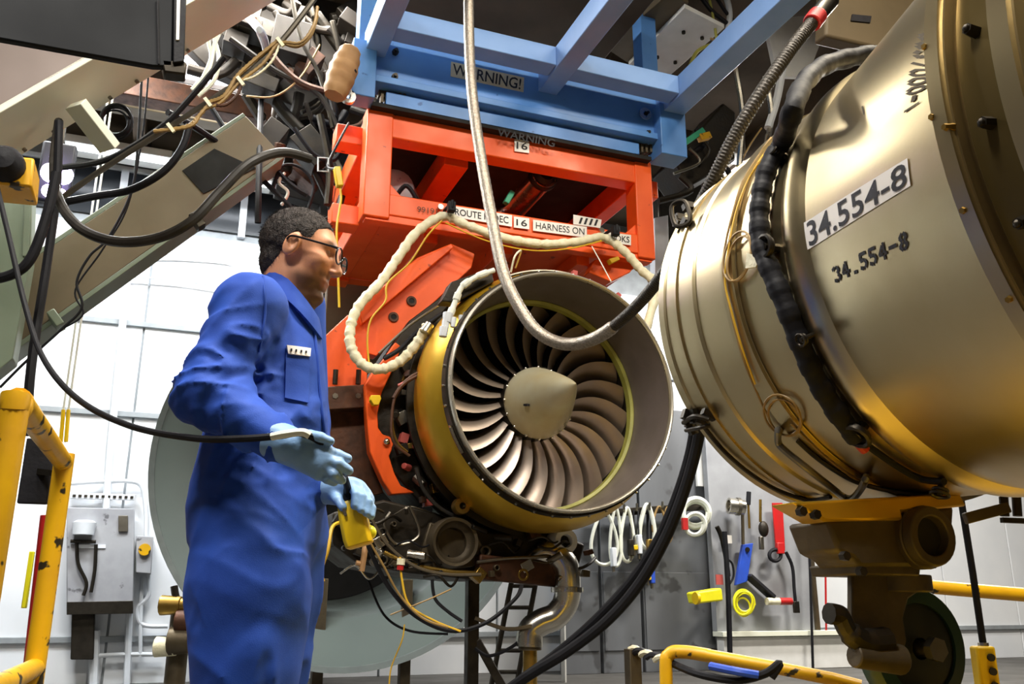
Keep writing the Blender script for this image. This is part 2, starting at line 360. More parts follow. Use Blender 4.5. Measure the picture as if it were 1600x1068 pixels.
def stencil(body, fn, wid, m, parent):
    mb = MB(); n = len(body)
    for i, c in enumerate(body):
        for st in GL.get(c, []):
            for (x0, y0), (x1, y1) in zip(st, st[1:]):
                dx, dy = x1-x0, y1-y0; l = math.hypot(dx, dy); nx, ny = -dy/l*wid*.5, dx/l*wid*.5; ex, ey = dx/l*wid*.2, dy/l*wid*.2
                q = [(x0-ex+nx, y0-ey+ny), (x0-ex-nx, y0-ey-ny), (x1+ex-nx, y1+ey-ny), (x1+ex+nx, y1+ey+ny)]
                mb.add([fn((i+.08+.84*x)/n, y) for x, y in q], [(0, 1, 2, 3)])
    return mb.build('stencil_lettering', m, parent)
stencil('34.554-8', uvfn([(1299, 420), (1419, 360), (1422, 386), (1305, 442)], .002), .24, 'ink', duct)
stencil('8837000-1', uvfn([(1458, 48), (1434, 166), (1414, 182), (1440, 50)], .002), .30, 'ink_brown', duct)
stencil('1', uvfn([(1335, 175), (1362, 158), (1364, 168), (1338, 190)], .002), .1, 'ink_brown', duct)
# black sleeved cable that runs around the barrel
def dpath(pts, off): return [onduct(x, y, off) for x, y in pts]
sl = dpath([(1222, 222), (1200, 262), (1190, 300), (1186, 340), (1190, 385), (1206, 428), (1228, 478), (1250, 535), (1275, 590), (1305, 640), (1340, 685)], .032)
head = [at(1372, 84, 2.35), at(1330, 90, 2.3), at(1285, 104, 2.22), at(1255, 132, 2.12), at(1238, 175, 2.02)]
mb = MB(); c = cat(head+sl, 14); mb.tube(c, [.026+.003*((k//5) % 2) for k in range(len(c))], 12); cs = mb.build('sleeve_or_glint', 'rubber', duct); cs['label'] = 'black wrapped cable sleeve around the barrel'
mb = MB().tube(cat(dpath([(1340, 685), (1370, 706), (1405, 730), (1440, 748), (1475, 752)], .014), 8), .010, 8); mb.build('cable_tail', 'rubber', duct)
MB().cyl(onduct(1340, 690, .03), onduct(1352, 703, .03), .014, n=10).build('red_cap', 'red', duct)
for px, py, s in ((1215, 388, .03), (1350, 663, .034), (1270, 523, .016), (1472, 747, .022), (1228, 245, .02)):
    p = onduct(px, py); y, a = yang(p); q = dpol(y, a, .045)
    mb = MB().cyl(p, q, s*.45, s*.35, 8)
    t_ = (dpol(y, a+.03, .03)-dpol(y, a-.03, .03)).normalized(); n_ = Vector((math.cos(a), 0, math.sin(a)))
    mb.tube([q+(t_*math.cos(k*math.pi/6)+Vector((0, 1, 0))*math.sin(k*math.pi/6))*s for k in range(12)], s*.22, 6, True)
    mb.tube([q-n_*.012+(t_*math.cos(k*math.pi/6)+Vector((0, 1, 0))*math.sin(k*math.pi/6))*s*.8 for k in range(12)], s*.2, 6, True); mb.build('cable_clamp', 'steel_dark', duct)
# thin tan wires with coils
def dwire(nm, pts, off, r, m): return MB().tube(cat(dpath(pts, off), 8), r, 6).build(nm, m, duct)
dwire('tan_wire', [(1205, 215), (1180, 250), (1158, 290), (1143, 340), (1132, 390), (1130, 430), (1140, 480), (1150, 520), (1165, 570), (1188, 625), (1200, 650)], .012, .0035, 'wire_tan')
dwire('tan_wire', [(1200, 240), (1172, 275), (1150, 330), (1138, 390), (1133, 440), (1144, 490), (1160, 545), (1180, 600)], .014, .003, 'wire_yellow')
dwire('tan_wire', [(1236, 662), (1262, 688), (1300, 722), (1342, 752), (1352, 752)], .01, .003, 'wire_tan')
for (cx, cy, rx, ry) in ((1152, 400, 20, 40), (1155, 404, 17, 36), (1222, 648, 26, 34), (1226, 652, 23, 31)):
    an = .25 if cy < 500 else -.6; pts = []
    for k in range(16):
        t = 2*math.pi*k/16; x = rx*math.cos(t); y = ry*math.sin(t); pts.append((cx+x*math.cos(an)-y*math.sin(an), cy+x*math.sin(an)+y*math.cos(an)))
    MB().tube(cat(dpath(pts, .014), 3, True), .0035, 6, True).build('wire_coil', 'wire_tan', duct)
mb = MB().prism([onduct(1168, 396, .02), onduct(1190, 402, .02), onduct(1182, 418, .02), onduct(1166, 420, .02)], Vector((-.006, -.004, 0))); mb.build('yellow_tag', 'harness_cream', duct)
# bent handle of steel tube and dark hoses on the lower barrel
hp = dpath([(1216, 672), (1216, 690)], .045)+dpath([(1225, 702), (1262, 732), (1300, 762), (1318, 776)], .05)+dpath([(1332, 778), (1346, 762), (1352, 748)], .045)
MB().tube(cat([onduct(1217, 674, 0)]+hp+[onduct(1354, 744, 0)], 8), .0105, 10).build('handle', 'steel_dull', duct)
dwire('bead_strap', [(1098, 664), (1120, 692), (1148, 720), (1180, 745), (1214, 765), (1250, 778), (1270, 781), (1298, 776)], .012, .007, 'steel_dark')
dwire('bead_strap', [(1246, 688), (1275, 714), (1310, 738), (1345, 755), (1400, 768), (1470, 776)], .012, .007, 'steel_dark')
# latch on the rim
L0 = onduct(1088, 658, .0); mb = MB()
for k in range(7):
    p = onduct(1072+random.random()*36, 646+random.random()*34, .012); mb.box(p, (.03+.02*random.random(), .02, .016+.02*random.random()), Matrix.Rotation(random.random()*3, 3, 'Y'))
mb.tube(cat([onduct(1068, 660, .03), onduct(1085, 650, .045), onduct(1108, 655, .03)], 6), .008, 8); mb.tube(cat([onduct(1072, 672, .03), onduct(1092, 668, .05), onduct(1110, 664, .03)], 6), .007, 8)
mb.build('rim_latch', 'steel_dark', duct)
mb = MB()
for k in range(6):
    p = onduct(1055+random.random()*20, 318+random.random()*40, .015); mb.box(p, (.03, .025, .03), Matrix.Rotation(random.random()*3, 3, 'X'))
mb.tube(cat([at(1050, 322, 2.75), at(1070, 315, 2.72), at(1078, 345, 2.7), at(1056, 352, 2.73)], 6, True), .008, 8, True); mb.build('rim_latch', 'steel_dark', duct)
# saddle, pedestal and caster below the barrel
def dz(y): return DZ-duct_r(y)
PX, PY = 2.10, 2.06; YQ = PY-.13
def dpri(nm, pts, m, Y=YQ, t=.26, bev=.008, parent=duct): return MB().prism([onY(x, y, Y) for x, y in pts], (0, t, 0)).build(nm, m, parent, bev)
dpri('saddle', [(1238, 784), (1500, 770), (1512, 790), (1410, 800), (1412, 812), (1290, 814)], 'gold_cowl', YQ, .10)
dpri('pedestal', [(1292, 812), (1492, 790), (1488, 850), (1476, 885), (1345, 886), (1335, 872), (1312, 862)], 'caster_brown', YQ+.02, .17, .012)
dpri('pedestal_foot', [(1340, 880), (1440, 880), (1438, 900), (1345, 898)], 'caster_brown', YQ+.03, .2, .006)
bc = onY(1446, 838, YQ); mb = MB().cyl(bc, bc+Vector((0, .08, 0)), .088, n=28); mb.lathe([(0, .05), (-.03, .055), (-.03, .08), (0, .086)], bc, (0, 1, 0), 28, True); mb.build('bearing_housing', 'caster_brown', duct, .004)
MB().cyl(bc+Vector((0, -.004, 0)), bc+Vector((0, .002, 0)), .055, n=24).build('bearing_bore', 'black_void', duct)
for x, y in ((1256, 798), (1278, 803), (1324, 868), (1350, 892), (1460, 880)):
    p = onY(x, y, YQ-.01); MB().cyl(p, p+Vector((0, .02, 0)), .013, n=6).build('bolt', 'steel_dark', duct)
WC = onY(1424, 1012, PY+.03); WR = .172
MB().cyl((WC.x-.05, PY, onY(1390, 898, PY).z), (WC.x-.05, PY, onY(1390, 925, PY).z), .09, .09, 24).build('swivel_plate', 'caster_brown', duct, .004)
for sy in (-1, 1):
    dpri('fork_plate', [(1332, 896), (1440, 896), (1446, 918), (1420, 935), (1412, 965), (1418, 1000), (1408, 1036), (1350, 1040), (1332, 1010)] if sy < 0 else [(1345, 896), (1440, 896), (1440, 1030), (1360, 1030)], 'caster_brown', PY+.03+sy*.06-.012, .024, .006)
wh = MB().lathe([(-.035, .03), (-.035, .11), (-.03, .125), (.03, .125), (.035, .11), (.035, .03)], WC, (0, 1, 0), 40, True).build('caster_wheel', 'wheel_dark', duct)
MB().lathe([(-.04, .124), (-.036, .163), (-.02, WR), (.02, WR), (.036, .163), (.04, .124)], WC, (0, 1, 0), 48, True).build('tyre', 'wheel_tyre', wh)
mb = MB().cyl(WC+Vector((0, -.09, 0)), WC+Vector((0, .09, 0)), .022, n=12); mb.cyl(WC+Vector((0, -.10, 0)), WC+Vector((0, -.075, 0)), .034, n=6); mb.build('axle', 'steel_dull', duct)
YK = PY-.08
mb = MB().tube(cat([onY(x, y, YK) for x, y in ((1385, 1000), (1350, 1002), (1325, 985), (1312, 962), (1295, 958))], 6), [.036]*6+[.032]*6+[.026]*6+[.028]*7, 10); mb.build('brake_lever', 'steel_dark', duct)
mb = MB().cyl(onY(1334, 1024, YK), onY(1408, 1030, YK), .030, .040, 16); mb.build('brake_cylinder', 'caster_brown', duct, .004)
tr = tag(MB().span((1.93, 1.2, .061), (2.25, 2.6, round(WC.z-WR-.002, 3))).build('cart_track', 'steel_dark', None, .01), 'low dark steel track box carrying the duct caster', 'track')
# ================================================================== ENGINE
EX, EZ = 2.127, 1.98
eng = thing('jet_engine', 'turbofan engine hanging with its bare fan inlet facing out', 'engine', (EX, 5.2, EZ))
def er(y, a, r): return Vector((EX+r*math.cos(a), y, EZ+r*math.sin(a)))
def elathe(nm, prof, m, closed=True, n=96, ang=30): return MB().lathe(prof, (EX, 0, EZ), n=n, closed=closed).build(nm, m, eng, 0, ang)
elathe('inlet_lip', [(4.56, .686), (4.547, .691), (4.542, .698), (4.547, .706), (4.56, .710), (4.58, .710), (4.58, .690)], 'lip_bright')
elathe('inlet_wall', [(4.57, .690), (4.98, .668), (4.98, .676), (4.575, .700)], 'lip_alloy')
elathe('lip_flange', [(4.582, .69), (4.582, .722), (4.635, .728), (4.64, .69)], 'steel_dark')
elathe('seal_ring', [(4.975, .645), (4.965, .662), (4.985, .69), (5.03, .69), (5.03, .648)], 'seal_green')
elathe('fan_case', [(4.64, .70), (4.66, .715), (4.70, .742), (4.78, .775), (4.88, .792), (4.98, .790), (5.05, .772), (5.09, .75), (5.09, .69), (4.7, .695)], 'gold_cowl')
elathe('fan_case_liner', [(5.02, .66), (5.5, .66), (5.5, .70), (5.02, .70)], 'grime')
elathe('case_band', [(5.09, .70), (5.10, .80), (5.13, .80), (5.14, .76), (5.36, .77), (5.37, .82), (5.40, .82), (5.41, .74), (5.41, .69)], 'grime')
elathe('core_case', [(5.40, .70), (5.55, .66), (5.8, .52), (6.4, .46), (6.9, .42), (7.2, .36), (7.2, .2), (5.4, .3)], 'steel_dark')
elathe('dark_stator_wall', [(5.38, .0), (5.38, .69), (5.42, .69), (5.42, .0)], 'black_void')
for k in range(40):
    a = 2*math.pi*k/40+.05; MB().cyl(er(4.605, a, .722), er(4.605, a, .735), .0085, n=6).build('rivet', 'steel_bright', eng)
for k, a in enumerate((3.55, 3.62, 3.69, 3.9)):
    MB().bar(er(4.60, a, .724), er(4.60, a, .738), .016, .05).build('clip', 'steel_dull', eng)
# spinner
prof = [(4.43+.52*t, .222*(t**.86)) for t in [0, .015, .05, .1, .2, .3, .4, .5, .6, .7, .8, .9, 1]]; prof[0] = (4.43, .002)
sp = elathe('spinner', prof+[(4.97, .225), (5.0, .22), (5.0, .002)], 'spinner_alloy', True, 64)
MB().bar(er(4.80, 3.5, .172), er(4.765, 3.55, .166), .02, .012).build('drain_slot', 'ink', sp)
MB().bar(er(4.93, 1.5, .214), er(4.91, 1.5, .210), .03, .01).build('balance_screw', 'steel_dark', sp)
elathe('hub', [(4.98, .05), (4.98, .222), (5.25, .25), (5.25, .05)], 'steel_dark')
for k in range(16):
    a = 2*math.pi*k/16; MB().ball(er(4.965, a, .226), .010, 8, 5).build('balance_weight', 'steel_bright', eng)
# fan blades
NB = 24; NR = 12; NS = 8
def blade_pts(th0):
    v = []
    for side in (1, -1):
        for i in range(NR):
            t = i/(NR-1); r = .218+(.655-.218)*t; c = .135+.075*t-.015*t*t; be = math.radians(24+30*t); bulge = .055*math.sin(math.pi*t*.9)-.10*t*t
            for j in range(NS):
                s = j/(NS-1)-.5; thick = .008*(1-.6*t)*(1-(2*s)**2)*side; camber = .018*(1-(2*s)**2)
                ax = s*c*math.cos(be)-(thick+camber)*math.sin(be); tg = -(s*c*math.sin(be)+(thick+camber)*math.cos(be))+bulge
                a = th0+tg/r; v.append(er(5.09+ax+.0*t, a, r))
    f = []
    for k in range(2):
        o = k*NR*NS
        for i in range(NR-1):
            for j in range(NS-1): f.append((o+i*NS+j, o+i*NS+j+1, o+(i+1)*NS+j+1, o+(i+1)*NS+j))
    n = NR*NS
    for i in range(NR-1):
        for j in (0, NS-1): f.append((i*NS+j, (i+1)*NS+j, n+(i+1)*NS+j, n+i*NS+j))
    for j in range(NS-1):
        for i in (0, NR-1): f.append((i*NS+j, i*NS+j+1, n+i*NS+j+1, n+i*NS+j))
    return v, f
v, f = blade_pts(0); b0 = MB().add(v, f).build('fan_blade', 'blade_alloy', eng, 0, 60)
for k in range(1, NB):
    M = Matrix.Translation((EX, 0, EZ)) @ Matrix.Rotation(-2*math.pi*k/NB, 4, 'Y') @ Matrix.Translation((-EX, 0, -EZ))
    copy_to(b0, eng, M)
# upper ring of tube with clips
mb = MB().tube([er(4.66, a, .752) for a in [math.radians(d) for d in range(40, 122, 4)]], .010, 8); mb.build('ring_tube', 'steel_dull', eng)
for d in (58, 82):
    MB().bar(er(4.64, math.radians(d), .735), er(4.64, math.radians(d), .772), .03, .03).build('tube_clip', 'red_faded', eng)
MB().tube(cat([er(4.7, 1.95, .78), er(4.66, 1.9, .86), er(4.7, 1.82, .90), er(4.9, 1.78, .86)], 6), .006, 6).build('drain_tube', 'harness_cream', eng)
MB().tube(cat([onY(925, 385, 5.0), onY(940, 412, 4.9), onY(955, 440, 4.75)], 6), .004, 6).build('lanyard', 'cable_white', eng)
# igniter lead and connectors, upper left
mb = MB().prism([onY(690, 470, 4.72), onY(705, 440, 4.72), onY(768, 418, 4.72), onY(772, 440, 4.72), onY(712, 472, 4.72)], (0, .10, 0)); mb.build('lead_bracket', 'grime', eng, .006)
pts = [onY(772, 422, 4.66), onY(745, 432, 4.66), onY(722, 448, 4.66), onY(712, 470, 4.66), onY(703, 492, 4.66)]
mb = MB(); c = cat(pts, 12); mb.tube(c, [.016+.006*((k//6) % 2) for k in range(len(c))], 10); mb.build('ignition_lead', 'cable_white', eng)
for k, (px, py, r) in enumerate(((700, 496, .03), (697, 508, .024), (694, 518, .028), (722, 500, .02), (709, 503, .018))):
    MB().cyl(onY(px, py-7, 4.64), onY(px-2, py+8, 4.64), r, r*.85, 10).build('lead_connector', 'pipe_white', eng, .002)
# left side dressing: dark housing, tubes, hoses, valves
rng = random.Random(3)
hp = [onY(x, y, 5.25) for x, y in ((585, 640), (600, 560), (640, 500), (700, 455), (700, 480), (655, 530), (640, 600), (640, 690), (680, 780), (660, 790), (600, 720))]
MB().prism(hp, (0, .5, 0)).build('side_housing', 'grime', eng, .01)
def etube(nm, pts, r, m, Y=5.12): return MB().tube(cat([onY(p[0], p[1], p[2] if len(p) > 2 else Y) for p in pts], 7), r, 8).build(nm, m, eng)
etube('brown_tube', [(690, 555), (665, 575), (640, 590), (620, 612), (612, 650), (615, 690), (640, 712)], .009, 'brown_rust', 4.95)
etube('red_tube', [(688, 572), (660, 583), (630, 600), (615, 622)], .012, 'brown_rust', 4.95)
etube('red_tube', [(700, 566), (672, 572), (648, 588), (622, 602)], .008, 'red_faded', 4.95)
etube('white_tube', [(683, 568), (672, 585), (690, 594), (708, 612)], .006, 'harness_cream', 4.8)
etube('yellow_tube', [(612, 640), (614, 670), (622, 692), (637, 706)], .007, 'brass', 4.98)
etube('dark_hose', [(600, 560), (625, 545), (650, 520), (690, 490)], .014, 'rubber', 5.05)
etube('dark_hose', [(650, 730), (662, 765), (690, 795), (740, 820)], .012, 'rubber_grey', 5.05)
etube('long_rod', [(592, 552), (640, 508), (690, 474), (720, 452)], .008, 'steel_dull', 5.1)
for k in range(26):
    px = 618+rng.random()*45; py = 560+rng.random()*230; px += max(0, (py-680))*.35
    p = onY(px, py, 5.16+.06*rng.random()); m = rng.choice(['steel_dark', 'steel_dull', 'grime', 'brass', 'red_faded', 'steel_dark', 'brown_rust']); s = .018+.028*rng.random()
    mb = MB()
    if rng.random() < .5: mb.cyl(p, p+Vector((rng.uniform(-.06, .06), -.05, rng.uniform(-.06, .06))), s*.7, s*.6, 10)
    else: mb.box(p, (s*2, .06, s*1.6), Matrix.Rotation(rng.random()*3, 3, 'Y'))
    mb.build('fitting', m, eng, .003)
# lower accessories
gb = [onY(x, y, 5.1) for x, y in ((520, 800), (560, 790), (600, 780), (680, 800), (760, 830), (880, 835), (915, 850), (905, 885), (860, 905), (740, 905), (640, 895), (560, 880), (520, 850))]
MB().prism(gb, (0, .6, 0)).build('accessory_gearbox', 'grime', eng, .015)
pc = onY(707, 847, 5.02)
MB().lathe([(0, .085), (-.01, .105), (-.03, .118), (-.06, .118), (-.065, .135), (0, .145), (.12, .14), (.12, .085)], pc, (0, 1, 0), 40, True).build('bleed_port', 'caster_brown', eng)
MB().cyl(pc+Vector((0, .06, 0)), pc+Vector((0, .09, 0)), .09, n=28).build('port_throat', 'black_void', eng)
MB().lathe([(.055, .05), (.045, .058), (.055, .064)], pc, (0, 1, 0), 30, True).build('port_ring', 'brown_rust', eng)
mb = MB().prism([onY(x, y, 5.06) for x, y in ((655, 870), (672, 815), (745, 835), (760, 862), (740, 885), (665, 892))], (0, .06, 0)); mb.build('port_bracket', 'caster_brown', eng, .008)
pc = onY(883, 845, 4.98)
MB().lathe([(0, .035), (-.02, .04), (-.02, .072), (0, .078), (.12, .075), (.12, .035)], pc, (0, 1, 0), 32, True).build('duct_port', 'pipe_white', eng)
MB().cyl(pc+Vector((0, .02, 0)), pc+Vector((0, .05, 0)), .036, n=20).build('port_throat', 'black_void', eng)
mb = MB().lathe([(0, .02), (-.012, .02), (-.012, .045), (0, .05), (.05, .05), (.05, .02)], onY(722, 790, 4.95), (0, 1, 0), 24, True); mb.build('eyelet_bracket', 'brass', eng)
# chrome elbow duct
el = [onY(830, 880, 5.12), onY(858, 862, 5.05), onY(882, 880, 5.0), onY(887, 910, 5.0), onY(884, 940, 5.02), onY(868, 962, 5.05), onY(845, 972, 5.08), onY(829, 985, 5.1), onY(827, 1010, 5.1)]
c = cat(el, 8); MB().tube(c, .078, 18).build('elbow_duct', 'steel_bright', eng)
MB().lathe([(-.014, .07), (-.014, .096), (.014, .096), (.014, .07)], onY(886, 921, 5.0), (0, 0, 1), 24, True).build('v_band_clamp', 'steel_bright', eng)
MB().bar(onY(898, 921, 4.97), onY(906, 918, 4.97), .03, .05).build('clamp_bolt', 'steel_bright', eng)
MB().tube([onY(828, 985, 5.1), onY(828, 1015, 5.1)], .068, 16).build('drain_collar', 'caster_brown', eng)
pz = onY(828, 1000, 5.1); MB().cyl((pz.x, pz.y, pz.z), (pz.x, pz.y, .07), .042, n=16).build('drain_mast', 'brass', eng)
mb = MB().bar(onY(745, 885, 5.02), onY(890, 900, 5.06), .08, .14); mb.build('mount_plate', 'brown_rust', eng, .01)
for k in range(120):
    px = 530+rng.random()*390; py = 790+rng.random()*112
    if px < 640 and py < 800: continue
    if abs(px-707) < 48 and abs(py-847) < 48: continue
    if abs(px-883) < 26 and abs(py-845) < 26: continue
    if py < 800+.16*(px-640): continue
    p = onY(px, py, 4.97+.09*rng.random()); m = rng.choice(['steel_dark', 'steel_dull', 'grime', 'brass', 'caster_brown', 'steel_dark', 'brown_rust', 'grime', 'steel_bright', 'rubber']); s = .012+.026*rng.random()
    mb = MB(); r_ = rng.random()
    if r_ < .35: mb.cyl(p, p+Vector((rng.uniform(-.1, .1), -.05, rng.uniform(-.05, .05))), s*.7, s*.6, 10)
    elif r_ < .6: mb.box(p, (s*2, .07, s*1.6), Matrix.Rotation(rng.random()*3, 3, 'Y'))
    elif r_ < .75: mb.lathe([(-.02, s*.6), (-.02, s), (.03, s), (.03, s*.6)], p, (0, 1, 0), 14, True)
    else: mb.tube(cat([p, p+Vector((.07, -.05, rng.uniform(-.05, .05))), p+Vector((.15, -.04, rng.uniform(-.05, .05))), p+Vector((.22, .02, .02))], 5), s*.3, 6)
    mb.build('fitting', m, eng, .003)
etube('fuel_line', [(745, 878), (790, 872), (830, 870), (870, 868)], .010, 'steel_dull', 4.98)
etube('fuel_line', [(600, 862), (640, 880), (700, 892), (755, 895)], .012, 'brass', 4.98)
etube('loop_line', [(640, 790), (655, 835), (620, 850), (600, 820), (610, 800)], .009, 'steel_dull', 5.0)

# ================================================================== ORANGE MOUNTING FRAME
YF = 5.3
def of(px, py, Y=YF): return onY(px, py, Y)
fr = thing('mounting_frame', 'bright orange steel adapter frame holding the engine from above', 'frame', (EX, 5.9, 3.4))
xl, xl2, xr2, xr = 1.045, 1.222, 3.07, 3.212; z0, z1, z2, z3 = 3.235, 3.385, 3.80, 4.0; YB = 6.75
for y in (YF, YB-.16):
    for a, b in ((xl, xl2), (xr2, xr)): MB().span((a, y, z0-.03), (b, y+.16, z3)).build('post', 'orange', fr, .008)
    MB().span((xl2-.01, y+.01, z2), (xr2+.01, y+.15, z3-.02)).build('top_rail', 'orange', fr, .008)
    MB().span((xl2-.01, y+.01, z0), (xr2+.01, y+.15, z1)).build('bottom_rail', 'orange', fr, .008)
for a, b in ((xl, xl2), (xr2, xr)):
    MB().span((a+.01, YF+.15, z2), (b-.01, YB-.15, z3-.02)).build('side_rail', 'orange', fr, .008)
    MB().span((a+.01, YF+.15, z0), (b-.01, YB-.15, z1)).build('side_rail', 'orange', fr, .008)
# corner gussets of the front opening
for (cx, sx) in ((xl2, 1), (xr2, -1)):
    MB().prism([(cx-sx*.005, YF+.03, z1-.005), (cx+sx*.09, YF+.03, z1-.005), (cx-sx*.005, YF+.03, z1+.09)], (0, .1, 0)).build('gusset', 'orange', fr, .004)
# stub beams out of both sides
for z in (3.86, 3.27):
    MB().span((xl-.17, YF+.18, z-.07), (xl+.02, YF+.34, z+.07)).build('stub_beam', 'orange', fr, .008)
MB().span((xr-.02, YF+.18, 3.80), (xr+.16, YF+.34, 3.94)).build('stub_beam', 'orange', fr, .008)
# belly plate and ribs seen from below
MB().span((xl+.05, YF+.15, z0+.01), (xr-.05, YB-.1, z0+.05)).build('belly_plate', 'orange', fr)
for x in (1.55, 2.1, 2.7): MB().span((x-.05, YF+.16, z0-.09), (x+.05, YB-.16, z0+.02)).build('belly_rib', 'orange', fr, .005)
MB().span((xl+.02, YF+.02, z0-.05), (xr-.02, YF+.10, z0+.0)).build('lower_lip', 'orange', fr, .004)
# inner beams
MB().bar((1.75, YF+.25, z3-.12), (1.75, YB, z3-.12), .18, .16).build('inner_beam', 'orange', fr, .006)
MB().bar((2.95, YF+.3, z1), (2.35, YB-.2, z3-.1), .10, .10).build('inner_brace', 'orange', fr, .006)
# left arm: sloping plate with two holes, then hanger plate and hook bracket
def oprism(nm, pts, Y, t, m='orange', bev=.006): return MB().prism([onY(x, y, Y) for x, y in pts], (0, t, 0)).build(nm, m, fr, bev)
arm = oprism('sloping_arm', [(652, 402), (705, 380), (742, 396), (737, 418), (588, 556), (575, 552), (558, 500), (560, 478)], YF+.04, .10)
for px, py in ((643, 470), (615, 495)):
    c = onY(px, py, YF+.035); MB().lathe([(0, .019), (-.006, .019), (-.006, .032), (0, .034)], c, (0, 1, 0), 20, True).build('hole_rim', 'brown_rust', arm)
    MB().cyl(c+Vector((0, -.002, 0)), c+Vector((0, .004, 0)), .026, n=20).build('bolt_hole', 'black_void', arm)
oprism('arm_flange', [(640, 412), (705, 380), (709, 386), (566, 506), (560, 480)], YF-.04, .12)
oprism('hanger_plate', [(504, 528), (543, 492), (560, 486), (574, 520), (574, 604), (504, 612)], YF+.02, .12)
oprism('hook_bracket', [(571, 600), (583, 580), (600, 560), (618, 534), (626, 540), (622, 560), (610, 585), (597, 612), (590, 645), (591, 668), (598, 678), (610, 682), (615, 692), (612, 703), (608, 712), (616, 738), (626, 758), (648, 769), (612, 772), (598, 750), (578, 705), (574, 660)], YF-.12, .09)
MB().ball(onY(604, 690, YF-.13), (.022, .02, .022), 12, 8).build('pivot_bolt', 'steel_bright', fr)
oprism('clamp_block', [(508, 604), (570, 600), (572, 636), (512, 640)], YF-.05, .12, 'brown_rust')
for px in (524, 560):
    c = onY(px, 590, YF-.03); MB().cyl(c+Vector((0, 0, -.04)), c+Vector((0, 0, .05)), .016, n=8).build('clamp_bolt', 'steel_dark', fr)
    c = onY(px, 618, YF-.055); MB().cyl(c, c+Vector((0, .02, 0)), .018, n=6).build('clamp_nut', 'steel_dull', fr)
oprism('clamp_leg', [(512, 640), (572, 636), (580, 720), (600, 770), (560, 780), (512, 720)], YF+.06, .12, 'brown_rust')
oprism('right_arm', [(930, 405), (1005, 398), (985, 425), (955, 440), (920, 425)], YF+.1, .10)
oprism('yellow_pin', [(580, 617), (594, 617), (596, 622), (592, 632), (584, 632), (579, 624)], YF-.20, .05, 'yellow_plain', .003)
oprism('yellow_pin', [(952, 404), (966, 400), (969, 405), (956, 411)], YF+.0, .05, 'yellow_plain', .003)
# labels on the front
def plate_text(nm, corners, body, m_plate, m_ink, Y, parent, pad=.12, bold=True, t=.004):
    tl, tr_, br, bl = [onY(x, y, Y) for x, y in corners]
    p = MB().prism([bl, br, tr_, tl], (0, t, 0)).build(nm, m_plate, parent)
    if body:
        fn = lambda u, v: (bl.lerp(br, pad*.5+u*(1-pad)).lerp(tl.lerp(tr_, pad*.5+u*(1-pad)), .2+.6*v))+Vector((0, -.002, 0))
        lettering('lettering', body, fn, m_ink, p, bold)
    p['label'] = 'white label reading '+body if body else 'white label with black slanted bars'
    return p
plate_text('label_plate', [(705, 321), (800, 336), (800, 354), (705, 338)], 'ROUTE FADEC', 'label_white', 'ink', YF-.006, fr)
plate_text('label_plate', [(803, 338), (827, 341), (827, 358), (803, 355)], '16', 'label_white', 'ink', YF-.006, fr, .3)
plate_text('label_plate', [(833, 343), (917, 354), (917, 371), (833, 360)], 'HARNESS ON', 'label_white', 'ink', YF-.006, fr, .1, False)
plate_text('label_plate', [(941, 361), (986, 367), (986, 383), (941, 377)], 'HOOKS', 'label_white', 'ink', YF-.006, fr, .12)
plate_text('label_plate', [(804, 217), (827, 220), (827, 239), (804, 236)], '16', 'label_white', 'ink', YF-.002, fr, .26)
p = plate_text('label_plate', [(896, 335), (940, 343), (938, 356), (896, 350)], '', 'label_white', 'ink', YF-.012, fr)
for k in range(4):
    x = 904+k*8; q = [onY(a, b, YF-.014) for a, b in ((x, 349+k), (x+3.5, 349.5+k), (x+7, 340+k), (x+3.5, 339.5+k))]; MB().add(q, [(0, 1, 2, 3)]).build('slanted_bar', 'ink', p)
fn = lambda u, v: onY(652, 331, YF-.003).lerp(onY(683, 335, YF-.003), u).lerp(onY(652, 322, YF-.003).lerp(onY(683, 326, YF-.003), u), v)
lettering('lettering', '99191', fn, 'brown_rust', fr)

# ================================================================== BLUE OVERHEAD STRUCTURE
bl = thing('overhead_carriage', 'pale blue steel carriage of beams above the orange frame', 'frame', (EX, 5.4, 4.3))
YP = 5.22
zb = 4.115
MB().span((1.02, YP, zb+.05), (3.235, YP+.09, 4.62)).build('front_plate', 'blue', bl, .006)
MB().span((1.02, YP-.05, zb), (3.235, YP+.12, zb+.05)).build('plate_lip', 'blue', bl, .004)
MB().span((1.15, YP+.02, z3-.01), (3.08, YP+.14, zb-.02)).build('lower_plate', 'blue', bl, .005)
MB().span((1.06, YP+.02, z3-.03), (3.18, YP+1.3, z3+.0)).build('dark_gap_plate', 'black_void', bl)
XB = [(.985, 1.125), (2.255, 2.40), (3.235, 3.41)]
for a, b in XB: MB().span((a, 2.2, 4.335), (b, YP+.02, 4.51)).build('long_beam', 'blue_light', bl, .006)
for a, b in ((1.125, 2.255), (2.40, 3.235)): MB().span((a, 4.90, 4.355), (b, 5.05, 4.50)).build('cross_beam', 'blue_light', bl, .006)
MB().span((3.20, YP-.1, 3.98), (3.42, YP+.1, 4.40)).build('end_plate', 'blue', bl, .006)
MB().span((.90, YP-.06, 3.98), (1.06, YP+.1, 4.40)).build('end_plate', 'blue', bl, .006)
for x in (1.05, 3.32): MB().span((x-.07, YP+.2, 4.4), (x+.07, YP+.34, ZT)).build('hanger_column', 'blue', bl, .006)
for px, py in ((617, 83), (616, 122), (1008, 180), (1010, 210)):
    c = onY(px, py, YP-.005); mb = MB().cyl(c, c+Vector((0, -.03, 0)), .022, n=6); mb.cyl(c+Vector((0, -.03, 0)), c+Vector((0, -.05, 0)), .012, n=8); mb.build('bolt', 'steel_dark', bl)
